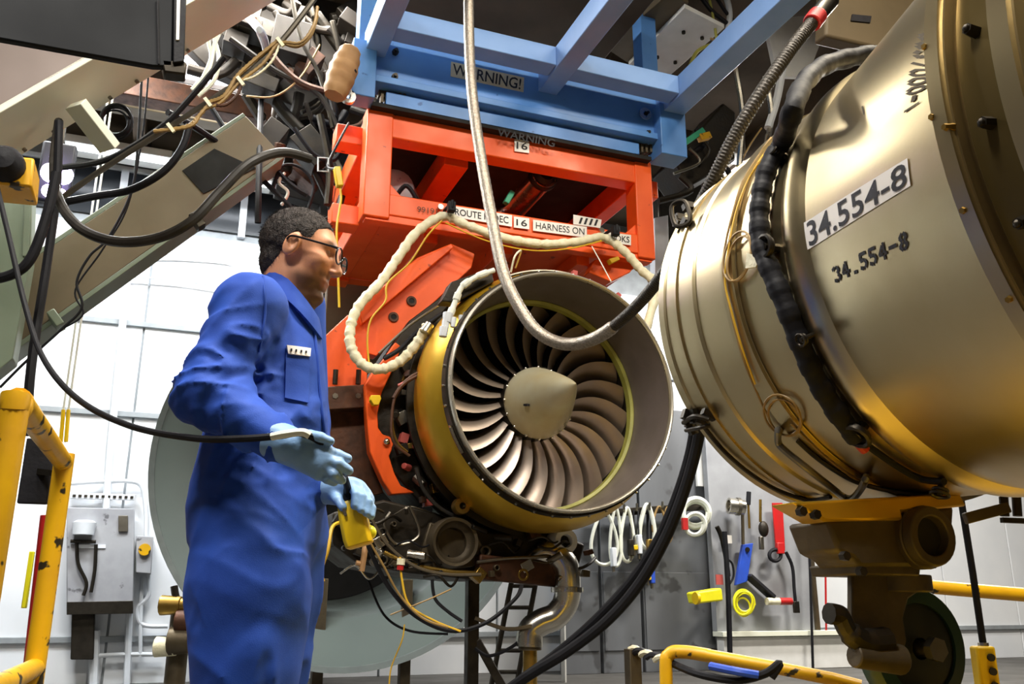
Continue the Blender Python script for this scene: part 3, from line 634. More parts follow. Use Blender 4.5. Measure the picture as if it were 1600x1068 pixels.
c = onY(1008, 178, YP-.03); MB().lathe([(0, .02), (-.01, .02), (-.01, .05), (0, .05)], c, (0, 1, 0), 16, True).build('washer', 'steel_bright', bl)
c = onY(543, 153, YP-.03); MB().lathe([(0, .02), (-.03, .02), (-.03, .05), (0, .05)], c, (0, 1, 0), 16, True).build('washer', 'steel_bright', bl)
for px, py in ((612, 155), (1003, 233)):
    mb = MB()
    for k in range(6): c = onY(px-16+k*7, py, YF-.02); mb.box(c, (.018, .05, .07))
    mb.box(onY(px, py-4, YF-.0), (.19, .06, .05)); mb.build('toothed_clamp', 'caster_brown', bl)
# WARNING! decal, cream ground with dark letters
dec = MB().prism([onY(x, y, YP-.003) for x, y in ((704, 119), (818, 144), (819, 121), (705, 96))], (0, .002, 0)).build('warning_decal', 'decal_cream', bl); dec['label'] = 'WARNING! lettering in dark on cream'
y_ = YP-.006; tl, tr_, br, bb = onY(708, 99, y_), onY(815, 123, y_), onY(813, 140, y_), onY(707, 116, y_)
fn = lambda u, v: bb.lerp(br, u).lerp(tl.lerp(tr_, u), v)
lettering('lettering', 'WARNING!', fn, 'ink', dec, True)
y_ = YP+.016; tl2, tr2, br2, bb2 = onY(778, 200, y_), onY(868, 218, y_), onY(866, 230, y_), onY(777, 212, y_)
fn = lambda u, v: bb2.lerp(br2, u).lerp(tl2.lerp(tr2, u), v)
lettering('warning_decal', 'WARNING', fn, 'ink', bl, True)
# hydraulic cylinder and dark equipment seen inside the orange frame
t = thing('hydraulic_cylinder', 'silvery cylinder lying inside the orange frame opening', 'cylinder', (2.2, 5.9, 3.5))
hc = onY(852, 272, 5.72); MB().cyl(hc, hc+Vector((0, .95, 0)), .105, n=28).build('barrel', 'steel_bright', t)
MB().lathe([(-.03, 0), (-.03, .06), (0, .09), (.03, .118), (.06, .118), (.06, .1)], hc, (0, 1, 0), 28).build('end_cap', 'steel_dark', t)
MB().bar(onY(790, 318, 5.6), onY(800, 300, 5.6), .05, .04).build('green_valve', 'green_tag', t, .006)
t = thing('grey_reservoir', 'dull grey tank inside the left of the orange frame', 'tank', (1.55, 6.2, 3.4))
MB().lathe([(-.45, .0), (-.44, .12), (-.4, .17), (.4, .17), (.44, .12), (.45, 0)], (1.5, 6.1, 3.62), (.5, 1, 0), 24).build('shell', 'elec_grey', t)
MB().tube(cat([(1.3, 5.6, 3.45), (1.38, 5.55, 3.58), (1.46, 5.55, 3.5), (1.5, 5.6, 3.42)], 6), .016, 8).build('hose', 'rubber', t)
tag(MB().span((1.1, 6.9, 2.46), (3.5, 7.0, 4.3)).build('light_block_plate', 'ceiling_dark', None, .01), 'added dark plate behind the orange frame, blocking back wall light', 'plate')  # added plate, keeps back wall light off the orange underside
# ================================================================== PERSON (signed distance field -> surface net)
D0 = 2.15
def loc(px, py, v=0.0): p = at(px, py, D0+v); return np.array([p.dot(rt), v, p.z])
def toworld(A): 
    R_ = np.array(rt); H_ = np.array(fh); return A[:, :1]*R_+(A[:, 1:2]+D0)*H_+A[:, 2:3]*np.array([0, 0, 1.0])
def smin(a, b, k): h = np.clip(.5+.5*(b-a)/k, 0, 1); return b*(1-h)+a*h-k*h*(1-h)
def smax(a, b, k): return -smin(-a, -b, k)
class G:
    def __init__(s, lo, hi, h):
        s.lo = np.array(lo, float); s.h = h; n = np.ceil((np.array(hi)-s.lo)/h).astype(int)+1
        s.X = (s.lo[0]+h*np.arange(n[0], dtype=np.float32))[:, None, None].astype(np.float32); s.Y = (s.lo[1]+h*np.arange(n[1]))[None, :, None].astype(np.float32); s.Z = (s.lo[2]+h*np.arange(n[2]))[None, None, :].astype(np.float32); s.n = n
    def cone(s, a, b, ra, rb, sq=None):
        a = np.asarray(a, float); b = np.asarray(b, float); d = b-a; L = d@d+1e-12; x, y, z = s.X-np.float32(a[0]), s.Y-np.float32(a[1]), s.Z-np.float32(a[2])
        t = np.clip((x*d[0]+y*d[1]+z*d[2])/L, 0, 1); r = ra+(rb-ra)*t
        return np.sqrt((x-t*d[0])**2+(y-t*d[1])**2+(z-t*d[2])**2)-r
    def ell(s, c, r, R=None):
        x, y, z = s.X-np.float32(c[0]), s.Y-np.float32(c[1]), s.Z-np.float32(c[2])
        if R is not None: x, y, z = R[0][0]*x+R[0][1]*y+R[0][2]*z, R[1][0]*x+R[1][1]*y+R[1][2]*z, R[2][0]*x+R[2][1]*y+R[2][2]*z
        k0 = np.sqrt((x/r[0])**2+(y/r[1])**2+(z/r[2])**2)+1e-6; k1 = np.sqrt((x/r[0]**2)**2+(y/r[1]**2)**2+(z/r[2]**2)**2)+1e-6; return k0*(k0-1)/k1
    def loft(s, secs, yaw):
        # sections: (w, a, v, lateral, sagittal); yaw = facing angle in the (a, v) plane
        secs = sorted(secs); w = [q[0] for q in secs]; z = s.Z.ravel(); I = lambda k: np.interp(z, w, [q[k] for q in secs]).astype(np.float32)[None, None, :]
        cx, cy, la, sa = I(1), I(2), I(3), I(4); dx, dy = s.X-cx, s.Y-cy; c, n = math.cos(yaw), math.sin(yaw)
        fs = dx*c+dy*n; ft = -dx*n+dy*c; d = (np.sqrt((ft/la)**2+(fs/sa)**2)-1)*np.minimum(la, sa)
        return np.maximum(d, np.maximum(s.Z-w[-1], w[0]-s.Z))
def vnoise(x, y, z, seed):
    rs = np.random.RandomState(seed); T = rs.rand(17, 17, 17).astype(np.float32)
    def ax(q): q = np.mod(q, 16); i = np.floor(q).astype(np.int32); f = q-i; return i, f*f*(3-2*f)
    i, u = ax(x); j, v = ax(y); k, w = ax(z); o = 0
    T[16] = T[0]; T[:, 16] = T[:, 0]; T[:, :, 16] = T[:, :, 0]
    for a in (0, 1):
        for b in (0, 1):
            for c in (0, 1): o = o+T[i+a, j+b, k+c]*((u if a else 1-u)*(v if b else 1-v)*(w if c else 1-w))
    return o-.5
def snet(F, g):
    ins = F < 0; n = F.shape
    c = np.zeros(tuple(k-1 for k in n), np.int8)
    for dx in (0, 1):
        for dy in (0, 1):
            for dz_ in (0, 1): c += ins[dx:n[0]-1+dx, dy:n[1]-1+dy, dz_:n[2]-1+dz_]
    act = (c > 0) & (c < 8); idx = -np.ones(c.shape, np.int64); I = np.argwhere(act); idx[act] = np.arange(len(I))
    acc = np.zeros((len(I), 3)); cnt = np.zeros(len(I)); corners = [(a, b, e) for a in (0, 1) for b in (0, 1) for e in (0, 1)]
    for p in corners:
        for ax in range(3):
            if p[ax]: continue
            q = list(p); q[ax] = 1; f0 = F[I[:, 0]+p[0], I[:, 1]+p[1], I[:, 2]+p[2]].astype(float); f1 = F[I[:, 0]+q[0], I[:, 1]+q[1], I[:, 2]+q[2]].astype(float)
            m = (f0 < 0) != (f1 < 0); t = np.where(m, f0/np.where(m, f0-f1, 1), 0); pt = I+np.array(p, float); pt[:, ax] += t; acc[m] += pt[m]; cnt[m] += 1
    V = g.lo+g.h*acc/cnt[:, None]; Q = []
    for ax in range(3):
        sl = [slice(None)]*3; s1 = [slice(None)]*3; sl[ax] = slice(0, -1); s1[ax] = slice(1, None)
        E = np.argwhere(ins[tuple(sl)] != ins[tuple(s1)]); o = [k for k in range(3) if k != ax]
        E = E[(E[:, o[0]] > 0) & (E[:, o[1]] > 0) & (E[:, o[0]] < n[o[0]]-1) & (E[:, o[1]] < n[o[1]]-1)]
        def cell(d0, d1): e = E.copy(); e[:, o[0]] -= d0; e[:, o[1]] -= d1; return idx[e[:, 0], e[:, 1], e[:, 2]]
        Q.append(np.stack([cell(1, 1), cell(0, 1), cell(0, 0), cell(1, 0)], 1))
    return V, np.concatenate(Q)
def sdf_mesh(name, F, g, m, parent, relax=2, tint=None):
    V, Q = snet(F, g)
    Q = Q[(Q >= 0).all(1)]
    for _ in range(relax):   # light Laplacian smoothing
        A = np.zeros_like(V); C = np.zeros(len(V))
        for a, b in ((0, 1), (1, 2), (2, 3), (3, 0)):
            for x, y in ((a, b), (b, a)): np.add.at(A, Q[:, x], V[Q[:, y]]); np.add.at(C, Q[:, x], 1)
        V = V*.5+.5*A/np.maximum(C, 1)[:, None]
    me = bpy.data.meshes.new(name); me.from_pydata(toworld(V).tolist(), [], Q.tolist())
    bm = bmesh.new(); bm.from_mesh(me); bmesh.ops.recalc_face_normals(bm, faces=bm.faces[:]); bm.to_mesh(me); bm.free()
    if tint is not None:
        at_ = me.color_attributes.new('tint', 'FLOAT_COLOR', 'POINT'); at_.data.foreach_set('color', np.c_[tint(V), np.ones(len(V))].astype(np.float32).ravel())
    me.materials.append(MATS[m]); me.shade_smooth(); o = bpy.data.objects.new(name, me); col.objects.link(o); par(o, parent); return o
foot = at(395, 700, D0+.06); foot.z = 0
man = thing('person', 'man in blue coveralls and safety glasses holding a yellow pendant', 'person', foot)
YA = math.radians(-32)
def sec(py, pl, pr, v, k=1.0, sag=.8):
    # section from its left and right pixel edge; half width -> ellipse axes for the yawed torso
    l = loc(pl, py, v); r = loc(pr, py, v); hw = (r[0]-l[0])/2; la = hw/math.sqrt(math.sin(YA)**2+(sag*math.cos(YA))**2); return (l[2], (l[0]+r[0])/2, v, la, la*sag)
tors = [sec(446, 424, 470, .06, 1, 1.0), sec(462, 392, 478, .06, 1, .75), sec(490, 374, 492, .06, 1, .75), sec(520, 365, 500, .06, 1, .8), sec(560, 360, 506, .05, 1, .82), sec(610, 345, 510, .05, 1, .82), sec(660, 330, 512, .05, 1, .85), sec(710, 318, 510, .05, 1, .85), sec(760, 305, 507, .05, 1, .85), sec(800, 299, 504, .05, 1, .85), sec(850, 300, 498, .05, 1, .9), sec(890, 330, 470, .05, 1, .9)]
zlo = 0.02
g = G((loc(262, 600)[0], -.33, zlo), (loc(545, 600)[0], .36, loc(440, 405)[2]), .006)
F = g.loft(tors, YA)
def leg(pts, k):
    global F
    for (p0, r0), (p1, r1) in zip(pts, pts[1:]): F = smin(F, g.cone(p0, p1, r0, r1), k)
def gl(px, z, v): p = loc(px, 1000, v); return np.array([p[0], v, z])
kn = loc(388, 1040, -.04)
leg([(loc(392, 830, -.02), .134), (loc(392, 930, -.035), .131), (kn, .113), (gl(392, .40, -.03), .102), (gl(388, .12, -.02), .096), (gl(388, .05, -.02), .10)], .05)
leg([(loc(425, 830, .13), .135), (loc(420, 930, .16), .128), (loc(412, 1040, .18), .112), (gl(404, .40, .19), .102), (gl(398, .12, .2), .098), (gl(398, .05, .2), .105)], .03)
# near (right) arm
SH, EL, WR_ = loc(392, 482, -.10), loc(322, 618, -.17), loc(440, 688, -.20)
arm_ = smin(g.cone(SH, EL, .086, .064), g.cone(EL, WR_, .067, .047), .03)
arm_ = smin(arm_, g.ell(loc(392, 478, -.08), (.085, .09, .075)), .04)
arm_ = smin(arm_, g.ell(loc(302, 612, -.16), (.026, .04, .036)), .04)
F = smin(F, arm_, .025)
# far arm
SH2, EL2, WR2 = loc(470, 480, .22), loc(478, 660, .25), loc(513, 762, .06)
F = smin(F, smin(g.cone(SH2, EL2, .075, .066), g.cone(EL2, WR2, .062, .042), .03), .03)
# cloth: creases run across the sleeves, long soft drapes down the legs
wx = vnoise(g.X*4+2, g.Y*4+3, g.Z*4+1, 3); wz = vnoise(g.X*5+9, g.Y*5+4, g.Z*5+6, 13)
def near_(p, r): return np.exp(-((g.X-p[0])**2+(g.Y-p[1])**2+(g.Z-p[2])**2)/(r*r))
def ridge(n): return np.clip(1-np.abs(n)*4.5, 0, 1)**2
def crease(p, r, along, fa, fb, amp, seed):
    # localized ridged folds, evaluated in a sub-block of the grid and added to disp
    u = np.asarray(along, float); u /= np.linalg.norm(u); q = np.cross(u, (0, 1, 0)); q /= np.linalg.norm(q); y_ = np.cross(u, q)
    sl = tuple(slice(max(0, int((p[k]-2.1*r-g.lo[k])/g.h)), max(1, int((p[k]+2.1*r-g.lo[k])/g.h))) for k in range(3))
    X, Y, Z = g.X[sl[0]], g.Y[:, sl[1]], g.Z[:, :, sl[2]]; W_, V_ = wx[sl], wz[sl]
    A = X*u[0]+Y*u[1]+Z*u[2]; B = X*q[0]+Y*q[1]+Z*q[2]; C = X*y_[0]+Y*y_[1]+Z*y_[2]; w = np.exp(-((X-p[0])**2+(Y-p[1])**2+(Z-p[2])**2)/(r*r))
    disp[sl] += (amp*w*ridge(vnoise(A*fa+W_*2.5+B*fa*.25, B*fb+V_*1.5, C*fb+seed*1.7, seed))).astype(disp.dtype)
low = np.clip((loc(400, 760)[2]-g.Z)/.15, 0, 1)
disp = .008*vnoise(g.X*7+wx, g.Y*7, g.Z*4+wx, 5)+.003*vnoise(g.X*20+wx*2, g.Y*20, g.Z*12+wx*2, 8)
disp = disp+low*(.012*ridge(vnoise(g.X*9+wz*2.5, g.Y*9+1, g.Z*2.6+wx*1.5, 21))-.004)
ua = EL-SH; ub = WR_-EL
for a_ in ((EL*.7+SH*.3, .12, ua, 24, 6, .022, 31), (EL, .10, ua+ub*.6, 22, 6, .021, 32), (EL*.45+WR_*.55, .12, ub, 26, 7, .020, 33), (SH*.75+EL*.25, .12, (.5, 0, -.85), 15, 5, .013, 34),
           (loc(455, 640, -.1), .13, (.5, 0, 1), 16, 5, .014, 35), (loc(470, 700, -.1), .14, (.2, 0, 1), 18, 5, .010, 36), (loc(380, 830, -.14), .16, (.6, 0, 1), 13, 4, .007, 37), (loc(450, 840, -.1), .13, (-.8, 0, 1), 14, 4, .008, 38), (loc(385, 1010, -.16), .15, (-.6, 0, 1), 16, 5, .007, 39), (loc(430, 520, -.1), .10, (1, 0, -.1), 16, 4, .008, 40)): crease(*a_)
F = F-disp+.006
F = np.maximum(F, zlo+.012-g.Z)
cov = sdf_mesh('coveralls', F, g, 'coverall', man, 2)
del disp, wx, wz, arm_, low
bvh = BVHTree.FromPolygons([v.co[:] for v in cov.data.vertices], [p.vertices[:] for p in cov.data.polygons])
def oncloth(px, py, off):
    h = bvh.ray_cast(CAM, ray(px, py).normalized()); return (h[0]+h[1]*off) if h[0] is not None else at(px, py, D0)
def clothpatch(nm, corners, nu, nv, off, m, th=.004):
    tl, tr_, br, bl_ = corners; top = []; 
    for j in range(nv+1):
        for i in range(nu+1):
            u, v = i/nu, j/nv; x = (tl[0]*(1-u)+tr_[0]*u)*(1-v)+(bl_[0]*(1-u)+br[0]*u)*v; y = (tl[1]*(1-u)+tr_[1]*u)*(1-v)+(bl_[1]*(1-u)+br[1]*u)*v; top.append((x, y))
    mb = MB(); w = nu+1; q = [(j*w+i, j*w+i+1, (j+1)*w+i+1, (j+1)*w+i) for j in range(nv) for i in range(nu)]; N = w*(nv+1)
    A = [oncloth(x, y, off+th) for x, y in top]; B = [oncloth(x, y, off-.004) for x, y in top]
    rim = [j*w for j in range(nv, 0, -1)]+list(range(nu))+[j*w+nu for j in range(nv)]+[nv*w+i for i in range(nu, 0, -1)]
    mb.add(A+B, q+[tuple(k+N for k in f) for f in q]+[(rim[k], rim[(k+1) % len(rim)], rim[(k+1) % len(rim)]+N, rim[k]+N) for k in range(len(rim))]); return mb.build(nm, m, man, 0, 60)
clothpatch('chest_pocket', [(446, 552), (482, 556), (480, 630), (444, 622)], 6, 8, .0, 'coverall', .005)
nt_ = clothpatch('name_patch', [(446, 541), (482, 546), (481, 558), (449, 554)], 6, 2, .006, 'label_white', .003)
for k in range(4): 
    a = oncloth(453+k*7, 549+k, .011); MB().box(a, (.004, .003, .006)).build('patch_mark', 'ink', nt_)
MB().tube(cat([oncloth(x, y, .002) for x, y in ((478, 478), (488, 510), (494, 550), (498, 600), (503, 650), (506, 675))], 5), .004, 6).build('front_seam', 'coverall', man)
MB().tube(cat([oncloth(x, y, .001) for x, y in ((411, 432), (413, 455), (414, 490), (410, 520), (404, 550))], 5), .003, 6).build('shoulder_seam', 'coverall', man)
# collar: a folded band around the neck
nb = loc(459, 464, .06); NB_ = toworld(np.array([nb]))[0]
ring = [(math.cos(2*math.pi*k/24), math.sin(2*math.pi*k/24)) for k in range(24)]
mb = MB(); V_ = []
for (ra, rb, dz_) in ((.062, .060, .024), (.069, .067, .026), (.078, .080, -.012), (.080, .084, -.030), (.066, .066, -.030)):
    for x, y in ring:
        A = nb+np.array([x*ra, y*rb, dz_-.070*x-.012*max(0, x)**3]); V_.append(toworld(np.array([A]))[0])
mb.add(V_, [(r_*24+k, r_*24+(k+1) % 24, ((r_+1) % 5)*24+(k+1) % 24, ((r_+1) % 5)*24+k) for r_ in range(5) for k in range(24)])
co = mb.build('collar', 'coverall', man, 0, 70)
# ---------------------------------------------------------------- head
HT = math.radians(-13); HC = loc(473, 398, .055)       # head centre, tilted down
def hd(x, y, z):   # head coordinates: x forward, y away from camera, z up
    return HC+np.array([x*math.cos(HT)-z*math.sin(HT), y, x*math.sin(HT)+z*math.cos(HT)])
RH = [[math.cos(HT), 0, math.sin(HT)], [0, 1, 0], [-math.sin(HT), 0, math.cos(HT)]]
g2 = G(HC-np.array([.20, .13, .24]), HC+np.array([.17, .13, .15]), .0026)
Hd = g2.ell(hd(-.018, 0, .030), (.096, .074, .088), RH)
Hd = smin(Hd, g2.ell(hd(.022, 0, -.030), (.066, .058, .090), RH), .03)
Hd = smin(Hd, g2.ell(hd(.010, 0, -.070), (.058, .056, .040), RH), .025)                    # jaw
Hd = smin(Hd, g2.ell(hd(.066, 0, -.108), (.022, .024, .018), RH), .022)                    # chin
Hd = smin(Hd, g2.cone(hd(.062, -.030, .030), hd(.062, .030, .030), .020, .020), .018)       # brow
Hd = smin(Hd, g2.cone(hd(.080, 0, .020), hd(.104, 0, -.028), .009, .0125), .012)            # nose
Hd = smin(Hd, g2.ell(hd(.094, -.010, -.034), (.011, .008, .007), RH), .006); Hd = smin(Hd, g2.ell(hd(.094, .010, -.034), (.011, .008, .007), RH), .006)
for s in (-1, 1):
    Hd = smin(Hd, g2.ell(hd(.052, s*.040, -.020), (.026, .020, .022), RH), .02)              # cheek
    Hd = smax(Hd, -g2.ell(hd(.080, s*.030, .010), (.013, .014, .010), RH), .010)             # eye socket
    Hd = smin(Hd, g2.ell(hd(.066, s*.030, .009), (.012, .012, .011), RH), .003)              # eyeball
    ear = g2.ell(hd(-.012, s*.076, -.002), (.020, .009, .033), [[math.cos(HT-.2), 0, math.sin(HT-.2)], [0, 1, 0], [-math.sin(HT-.2), 0, math.cos(HT-.2)]])
    ear = smax(ear, -g2.ell(hd(-.008, s*.086, .002), (.010, .008, .020), RH), .006); Hd = smin(Hd, ear, .008)
Hd = smin(Hd, g2.cone(hd(.078, -.016, -.064), hd(.078, .016, -.064), .0085, .0085), .008); Hd = smin(Hd, g2.cone(hd(.076, -.013, -.078), hd(.076, .013, -.078), .0085, .0085), .006)
Hd = smax(Hd, -g2.cone(hd(.090, -.018, -.071), hd(.090, .018, -.071), .0025, .0025), .004)   # mouth line
NK = loc(452, 470, .06); Hd = smin(Hd, g2.cone(hd(-.030, 0, -.050), NK, .058, .066), .025)
LIGHT = np.array(lin('#e09c72')[:3]); BEARD = np.array(lin('#4f382c')[:3]); LIP = np.array(lin('#b06a58')[:3])
def headcoords(V):
    d = V-HC; c, s = math.cos(HT), math.sin(HT); return d[:, 0]*c+d[:, 2]*s, d[:, 1], -d[:, 0]*s+d[:, 2]*c
def tint(V):
    x, y, z = headcoords(V); sm = lambda e0, e1, q: np.clip((q-e0)/(e1-e0), 0, 1)
    b = sm(-.040, -.075, z)*sm(-.012, .022, x+.25*(z+.07))*.85; mo = sm(.060, .072, x)*np.exp(-((z+.052)/.012)**2)*.7; b = np.clip(np.maximum(b, mo), 0, 1)
    lip = np.exp(-((z+.071)/.010)**2)*sm(.072, .080, x); b = b*(1-lip*.8)
    eye = np.exp(-(((z-.009)/.006)**2+((np.abs(y)-.030)/.010)**2))*sm(.068, .074, x); brow = np.exp(-(((z-.034)/.006)**2))*sm(.060, .072, x)*sm(.004, .012, np.abs(y))*sm(.056, .046, np.abs(y))
    c = LIGHT*(1-b[:, None])+BEARD*b[:, None]; c = c*(1-.6*lip[:, None])+LIP*.6*lip[:, None]; c = c*(1-.75*np.maximum(eye, brow)[:, None])+np.array([.03, .02, .015])*.75*np.maximum(eye, brow)[:, None]; return c
sdf_mesh('head', Hd, g2, 'skin', man, 1, tint)
# hair cap
hx = (g2.X-HC[0])*math.cos(HT)+(g2.Z-HC[2])*math.sin(HT); hz = -(g2.X-HC[0])*math.sin(HT)+(g2.Z-HC[2])*math.cos(HT); hy = g2.Y-HC[1]
nz_ = vnoise(g2.X*70, g2.Y*70, g2.Z*70, 4)*.004+vnoise(g2.X*150, g2.Y*150, g2.Z*150, 9)*.003
cap = g2.ell(hd(-.024, 0, .032), (.101, .0795, .095), RH)-.001+nz_; hz = hz+nz_*2.2
hl = np.interp(hx.astype(np.float32), [-.14, -.06, -.040, -.030, -.005, .004, .030, .036, .060, .09], [-.085, -.075, -.055, -.004, .034, .026, .018, .052, .072, .090]).astype(np.float32)
cap = smax(cap, (hl-hz), .008)
cap = smin(cap, smax(g2.ell(hd(-.055, 0, -.035), (.052, .062, .055), RH)+nz_, np.maximum(hx+.030+.3*(hz+.02), -.085-hz), .008), .012)
hair = sdf_mesh('hair', cap+.002, g2, 'hair', man, 1)
hv = hair.data.vertices; rh = random.Random(2); mb = MB(); up3 = Vector((0, 0, 1)); fwd3 = (rt*math.cos(HT)+up3*math.sin(HT)); hcw = Vector(toworld(np.array([hd(-.02, 0, .03)]))[0])
for k in range(5200):
    v = hv[rh.randrange(len(hv))]; n3 = v.normal
    if (v.co-hcw).dot(n3) < .02: continue
    fl_ = (fwd3*.5-up3*.55*(1-max(0, n3.z))+up3*.2*max(0, n3.z)); d3 = (n3*.55+(fl_-n3*fl_.dot(n3))+Vector((rh.uniform(-.4, .4), rh.uniform(-.4, .4), rh.uniform(-.4, .4)))).normalized()
    w3 = d3.cross(n3).normalized()*.0009; p3 = v.co-n3*.002; L3 = rh.uniform(.006, .013)
    mb.add([p3-w3, p3+w3, p3+d3*L3+n3*.0006], [(0, 1, 2)])
hst = mb.build('hair_strands', 'hair', hair); hst['kind'] = 'stuff'

# glasses
gla = MB()
def hw(x, y, z): return Vector(toworld(np.array([hd(x, y, z)]))[0])
for s in (-1, 1):
    gla.tube(cat([hw(-.024, s*.084, .004), hw(-.012, s*.086, .016), hw(.04, s*.078, .017), hw(.082, s*.066, .018)], 5), .0028, 6)
    gla.tube([hw(.085+.020*math.cos(0), s*(.036+.031*math.cos(t))*1.0, .006+.020*math.sin(t))-Vector((0, 0, 0)) for t in [2*math.pi*k/20 for k in range(20)]], .0024, 6, True)
gla.tube([hw(.107, -.007, .012), hw(.110, 0, .013), hw(.107, .007, .012)], .0024, 6)
for s in (-1, 1): gla.tube([hw(.105, s*.066, .016), hw(.082, s*.067, .018)], .0035, 6)
go = gla.build('glasses', 'glass_frame', man)
for s in (-1, 1):
    MB().add([hw(.1055, s*.036, .006)]+[hw(.1045, s*(.036+.030*math.cos(t)), .006+.019*math.sin(t)) for t in [2*math.pi*k/20 for k in range(20)]], [(0, 1+k, 1+(k+1) % 20) for k in range(20)]).build('lens', 'lens', go)
# ---------------------------------------------------------------- gloved hands
def hand(nm, chains, palm, lo, hi, label=None):
    gh = G(lo, hi, .0024); F = None
    for a, b, ra, rb in palm:
        d = gh.cone(a, b, ra, rb); F = d if F is None else smin(F, d, .016)
    for ch in chains:
        d = None
        for (p0, r0), (p1, r1) in zip(ch, ch[1:]):
            e = gh.cone(p0, p1, r0, r1); d = e if d is None else smin(d, e, .003)
        F = smin(F, d, .006)
    F = F-.0016*vnoise(gh.X*60, gh.Y*60, gh.Z*60, 2)
    return sdf_mesh(nm, F, gh, 'glove', man, 1)
v0 = -.215; w0 = loc(432, 687, -.20); kn_ = [loc(508, 704, v0-.012), loc(510, 716, v0-.018), loc(506, 728, v0-.016), loc(498, 739, v0-.006)]
palm = [(w0, k, .036, .0165) for k in kn_]+[(w0, loc(478, 705, v0), .038, .030)]
ch = [[(kn_[0], .0125), (loc(528, 710, v0-.012), .0115), (loc(543, 716, v0-.004), .0100)],
      [(kn_[1], .0125), (loc(529, 724, v0-.022), .0115), (loc(545, 735, v0-.012), .0100)],
      [(kn_[2], .0120), (loc(522, 741, v0-.022), .0110), (loc(534, 750, v0-.010), .0098)],
      [(kn_[3], .0110), (loc(511, 748, v0-.012), .0100), (loc(522, 753, v0-.004), .0090)],
      [(loc(462, 688, v0-.012), .0160), (loc(484, 680, v0-.028), .0125), (loc(502, 683, v0-.034), .0110), (loc(516, 689, v0-.03), .0095)]]
P_ = np.array([p for c in ch for p, _ in c]+kn_+[w0]); h1 = hand('glove', ch, palm, P_.min(0)-.05, P_.max(0)+.05)
u0 = .035; w1 = loc(508, 762, .055); kk = [loc(547, 757, u0), loc(557, 762, u0+.012), loc(565, 772, u0+.022), loc(570, 784, u0+.030)]
kk = [loc(548, 756, u0-.012), loc(560, 760, u0-.006), loc(569, 770, u0), loc(575, 782, u0+.006)]
palm = [(w1, k, .030, .0165) for k in kk]+[(w1, loc(535, 772, u0+.02), .032, .026)]
ch = [[(kk[0], .0120), (loc(556, 772, u0-.040), .0110), (loc(554, 790, u0-.046), .0098)],
      [(kk[1], .0120), (loc(566, 776, u0-.036), .0110), (loc(564, 795, u0-.044), .0098)],
      [(kk[2], .0118), (loc(575, 784, u0-.030), .0108), (loc(573, 801, u0-.038), .0095)],
      [(kk[3], .0110), (loc(581, 794, u0-.022), .0098), (loc(580, 806, u0-.030), .0090)],
      [(loc(520, 768, u0+.0), .0150), (loc(528, 780, u0-.022), .0120), (loc(536, 792, u0-.034), .0105)]]
P_ = np.array([p for c in ch for p, _ in c]+kk+[w1]); h2 = hand('glove', ch, palm, P_.min(0)-.05, P_.max(0)+.05)
# shoes
for px, v in ((388, -.02), (398, .2)):
    c = toworld(np.array([gl(px, .05, v)]))[0]; f_ = Vector((rt*math.cos(YA)+fh*math.sin(YA))); c = Vector(c); c.z = 0; mb = MB()
    n_ = f_.cross(Vector((0, 0, 1)))
    for t, hw_, hh in ((-.1, .03, .05), (-.08, .045, .08), (0, .05, .09), (.1, .052, .07), (.17, .048, .05), (.21, .02, .03)): 
        mb.v += [tuple(c+f_*t+n_*(hw_*math.cos(a))+Vector((0, 0, max(0.0, hh*.5+hh*.5*math.sin(a))))) for a in [2*math.pi*k/10 for k in range(10)]]
    mb.f += [(r_*10+k, r_*10+(k+1) % 10, (r_+1)*10+(k+1) % 10, (r_+1)*10+k) for r_ in range(5) for k in range(10)]+[tuple(range(10)), tuple(range(50, 60))]
    mb.build('shoe', 'shoe', man)
# ---------------------------------------------------------------- pendant control in the far hand
def lw(px, py, v): return Vector(toworld(np.array([loc(px, py, v)]))[0])
pend = thing('pendant_control', 'yellow handheld pendant control gripped in the blue glove', 'controller', lw(562, 845, .04))
top, bot = lw(546, 782, .022), lw(560, 842, .022); ax_ = (bot-top).normalized(); sx_ = (rt-ax_*rt.dot(ax_)).normalized(); sy_ = ax_.cross(sx_)
mb = MB(); V_ = []
prof_ = [(0, .022, .016), (.01, .030, .022), (.045, .033, .024), (.09, .034, .025), (.108, .032, .024), (.112, .026, .018)]
for t, a, b in prof_:
    for x, y in ((-1, -.6), (-.75, -1), (.75, -1), (1, -.6), (1, .6), (.75, 1), (-.75, 1), (-1, .6)): V_.append(top+ax_*t+sx_*(a*x)+sy_*(b*y))
n_ = len(prof_); mb.add(V_, [(r_*8+k, r_*8+(k+1) % 8, (r_+1)*8+(k+1) % 8, (r_+1)*8+k) for r_ in range(n_-1) for k in range(8)]+[tuple(range(8)), tuple(range((n_-1)*8, n_*8))]); mb.build('housing', 'yellow_plain', pend, .002)
q = top+ax_*.085+sx_*.026
MB().ball(q-sy_*.004, (.020, .020, .018), 14, 9).build('push_button', 'yellow_bright', pend)
MB().bar(top+ax_*.012-sx_*.014-fh*.026, top+ax_*.036-sx_*.012-fh*.027, .006, .006).build('rocker_switch', 'ink_brown', pend)
mb = MB(); c_ = cat([top+ax_*.004, top-ax_*.02, lw(543, 762, .0), lw(539, 744, -.05)], 6); mb.tube(c_, [.014-.0004*k for k in range(len(c_))], 10); mb.build('strain_relief', 'rubber', pend)
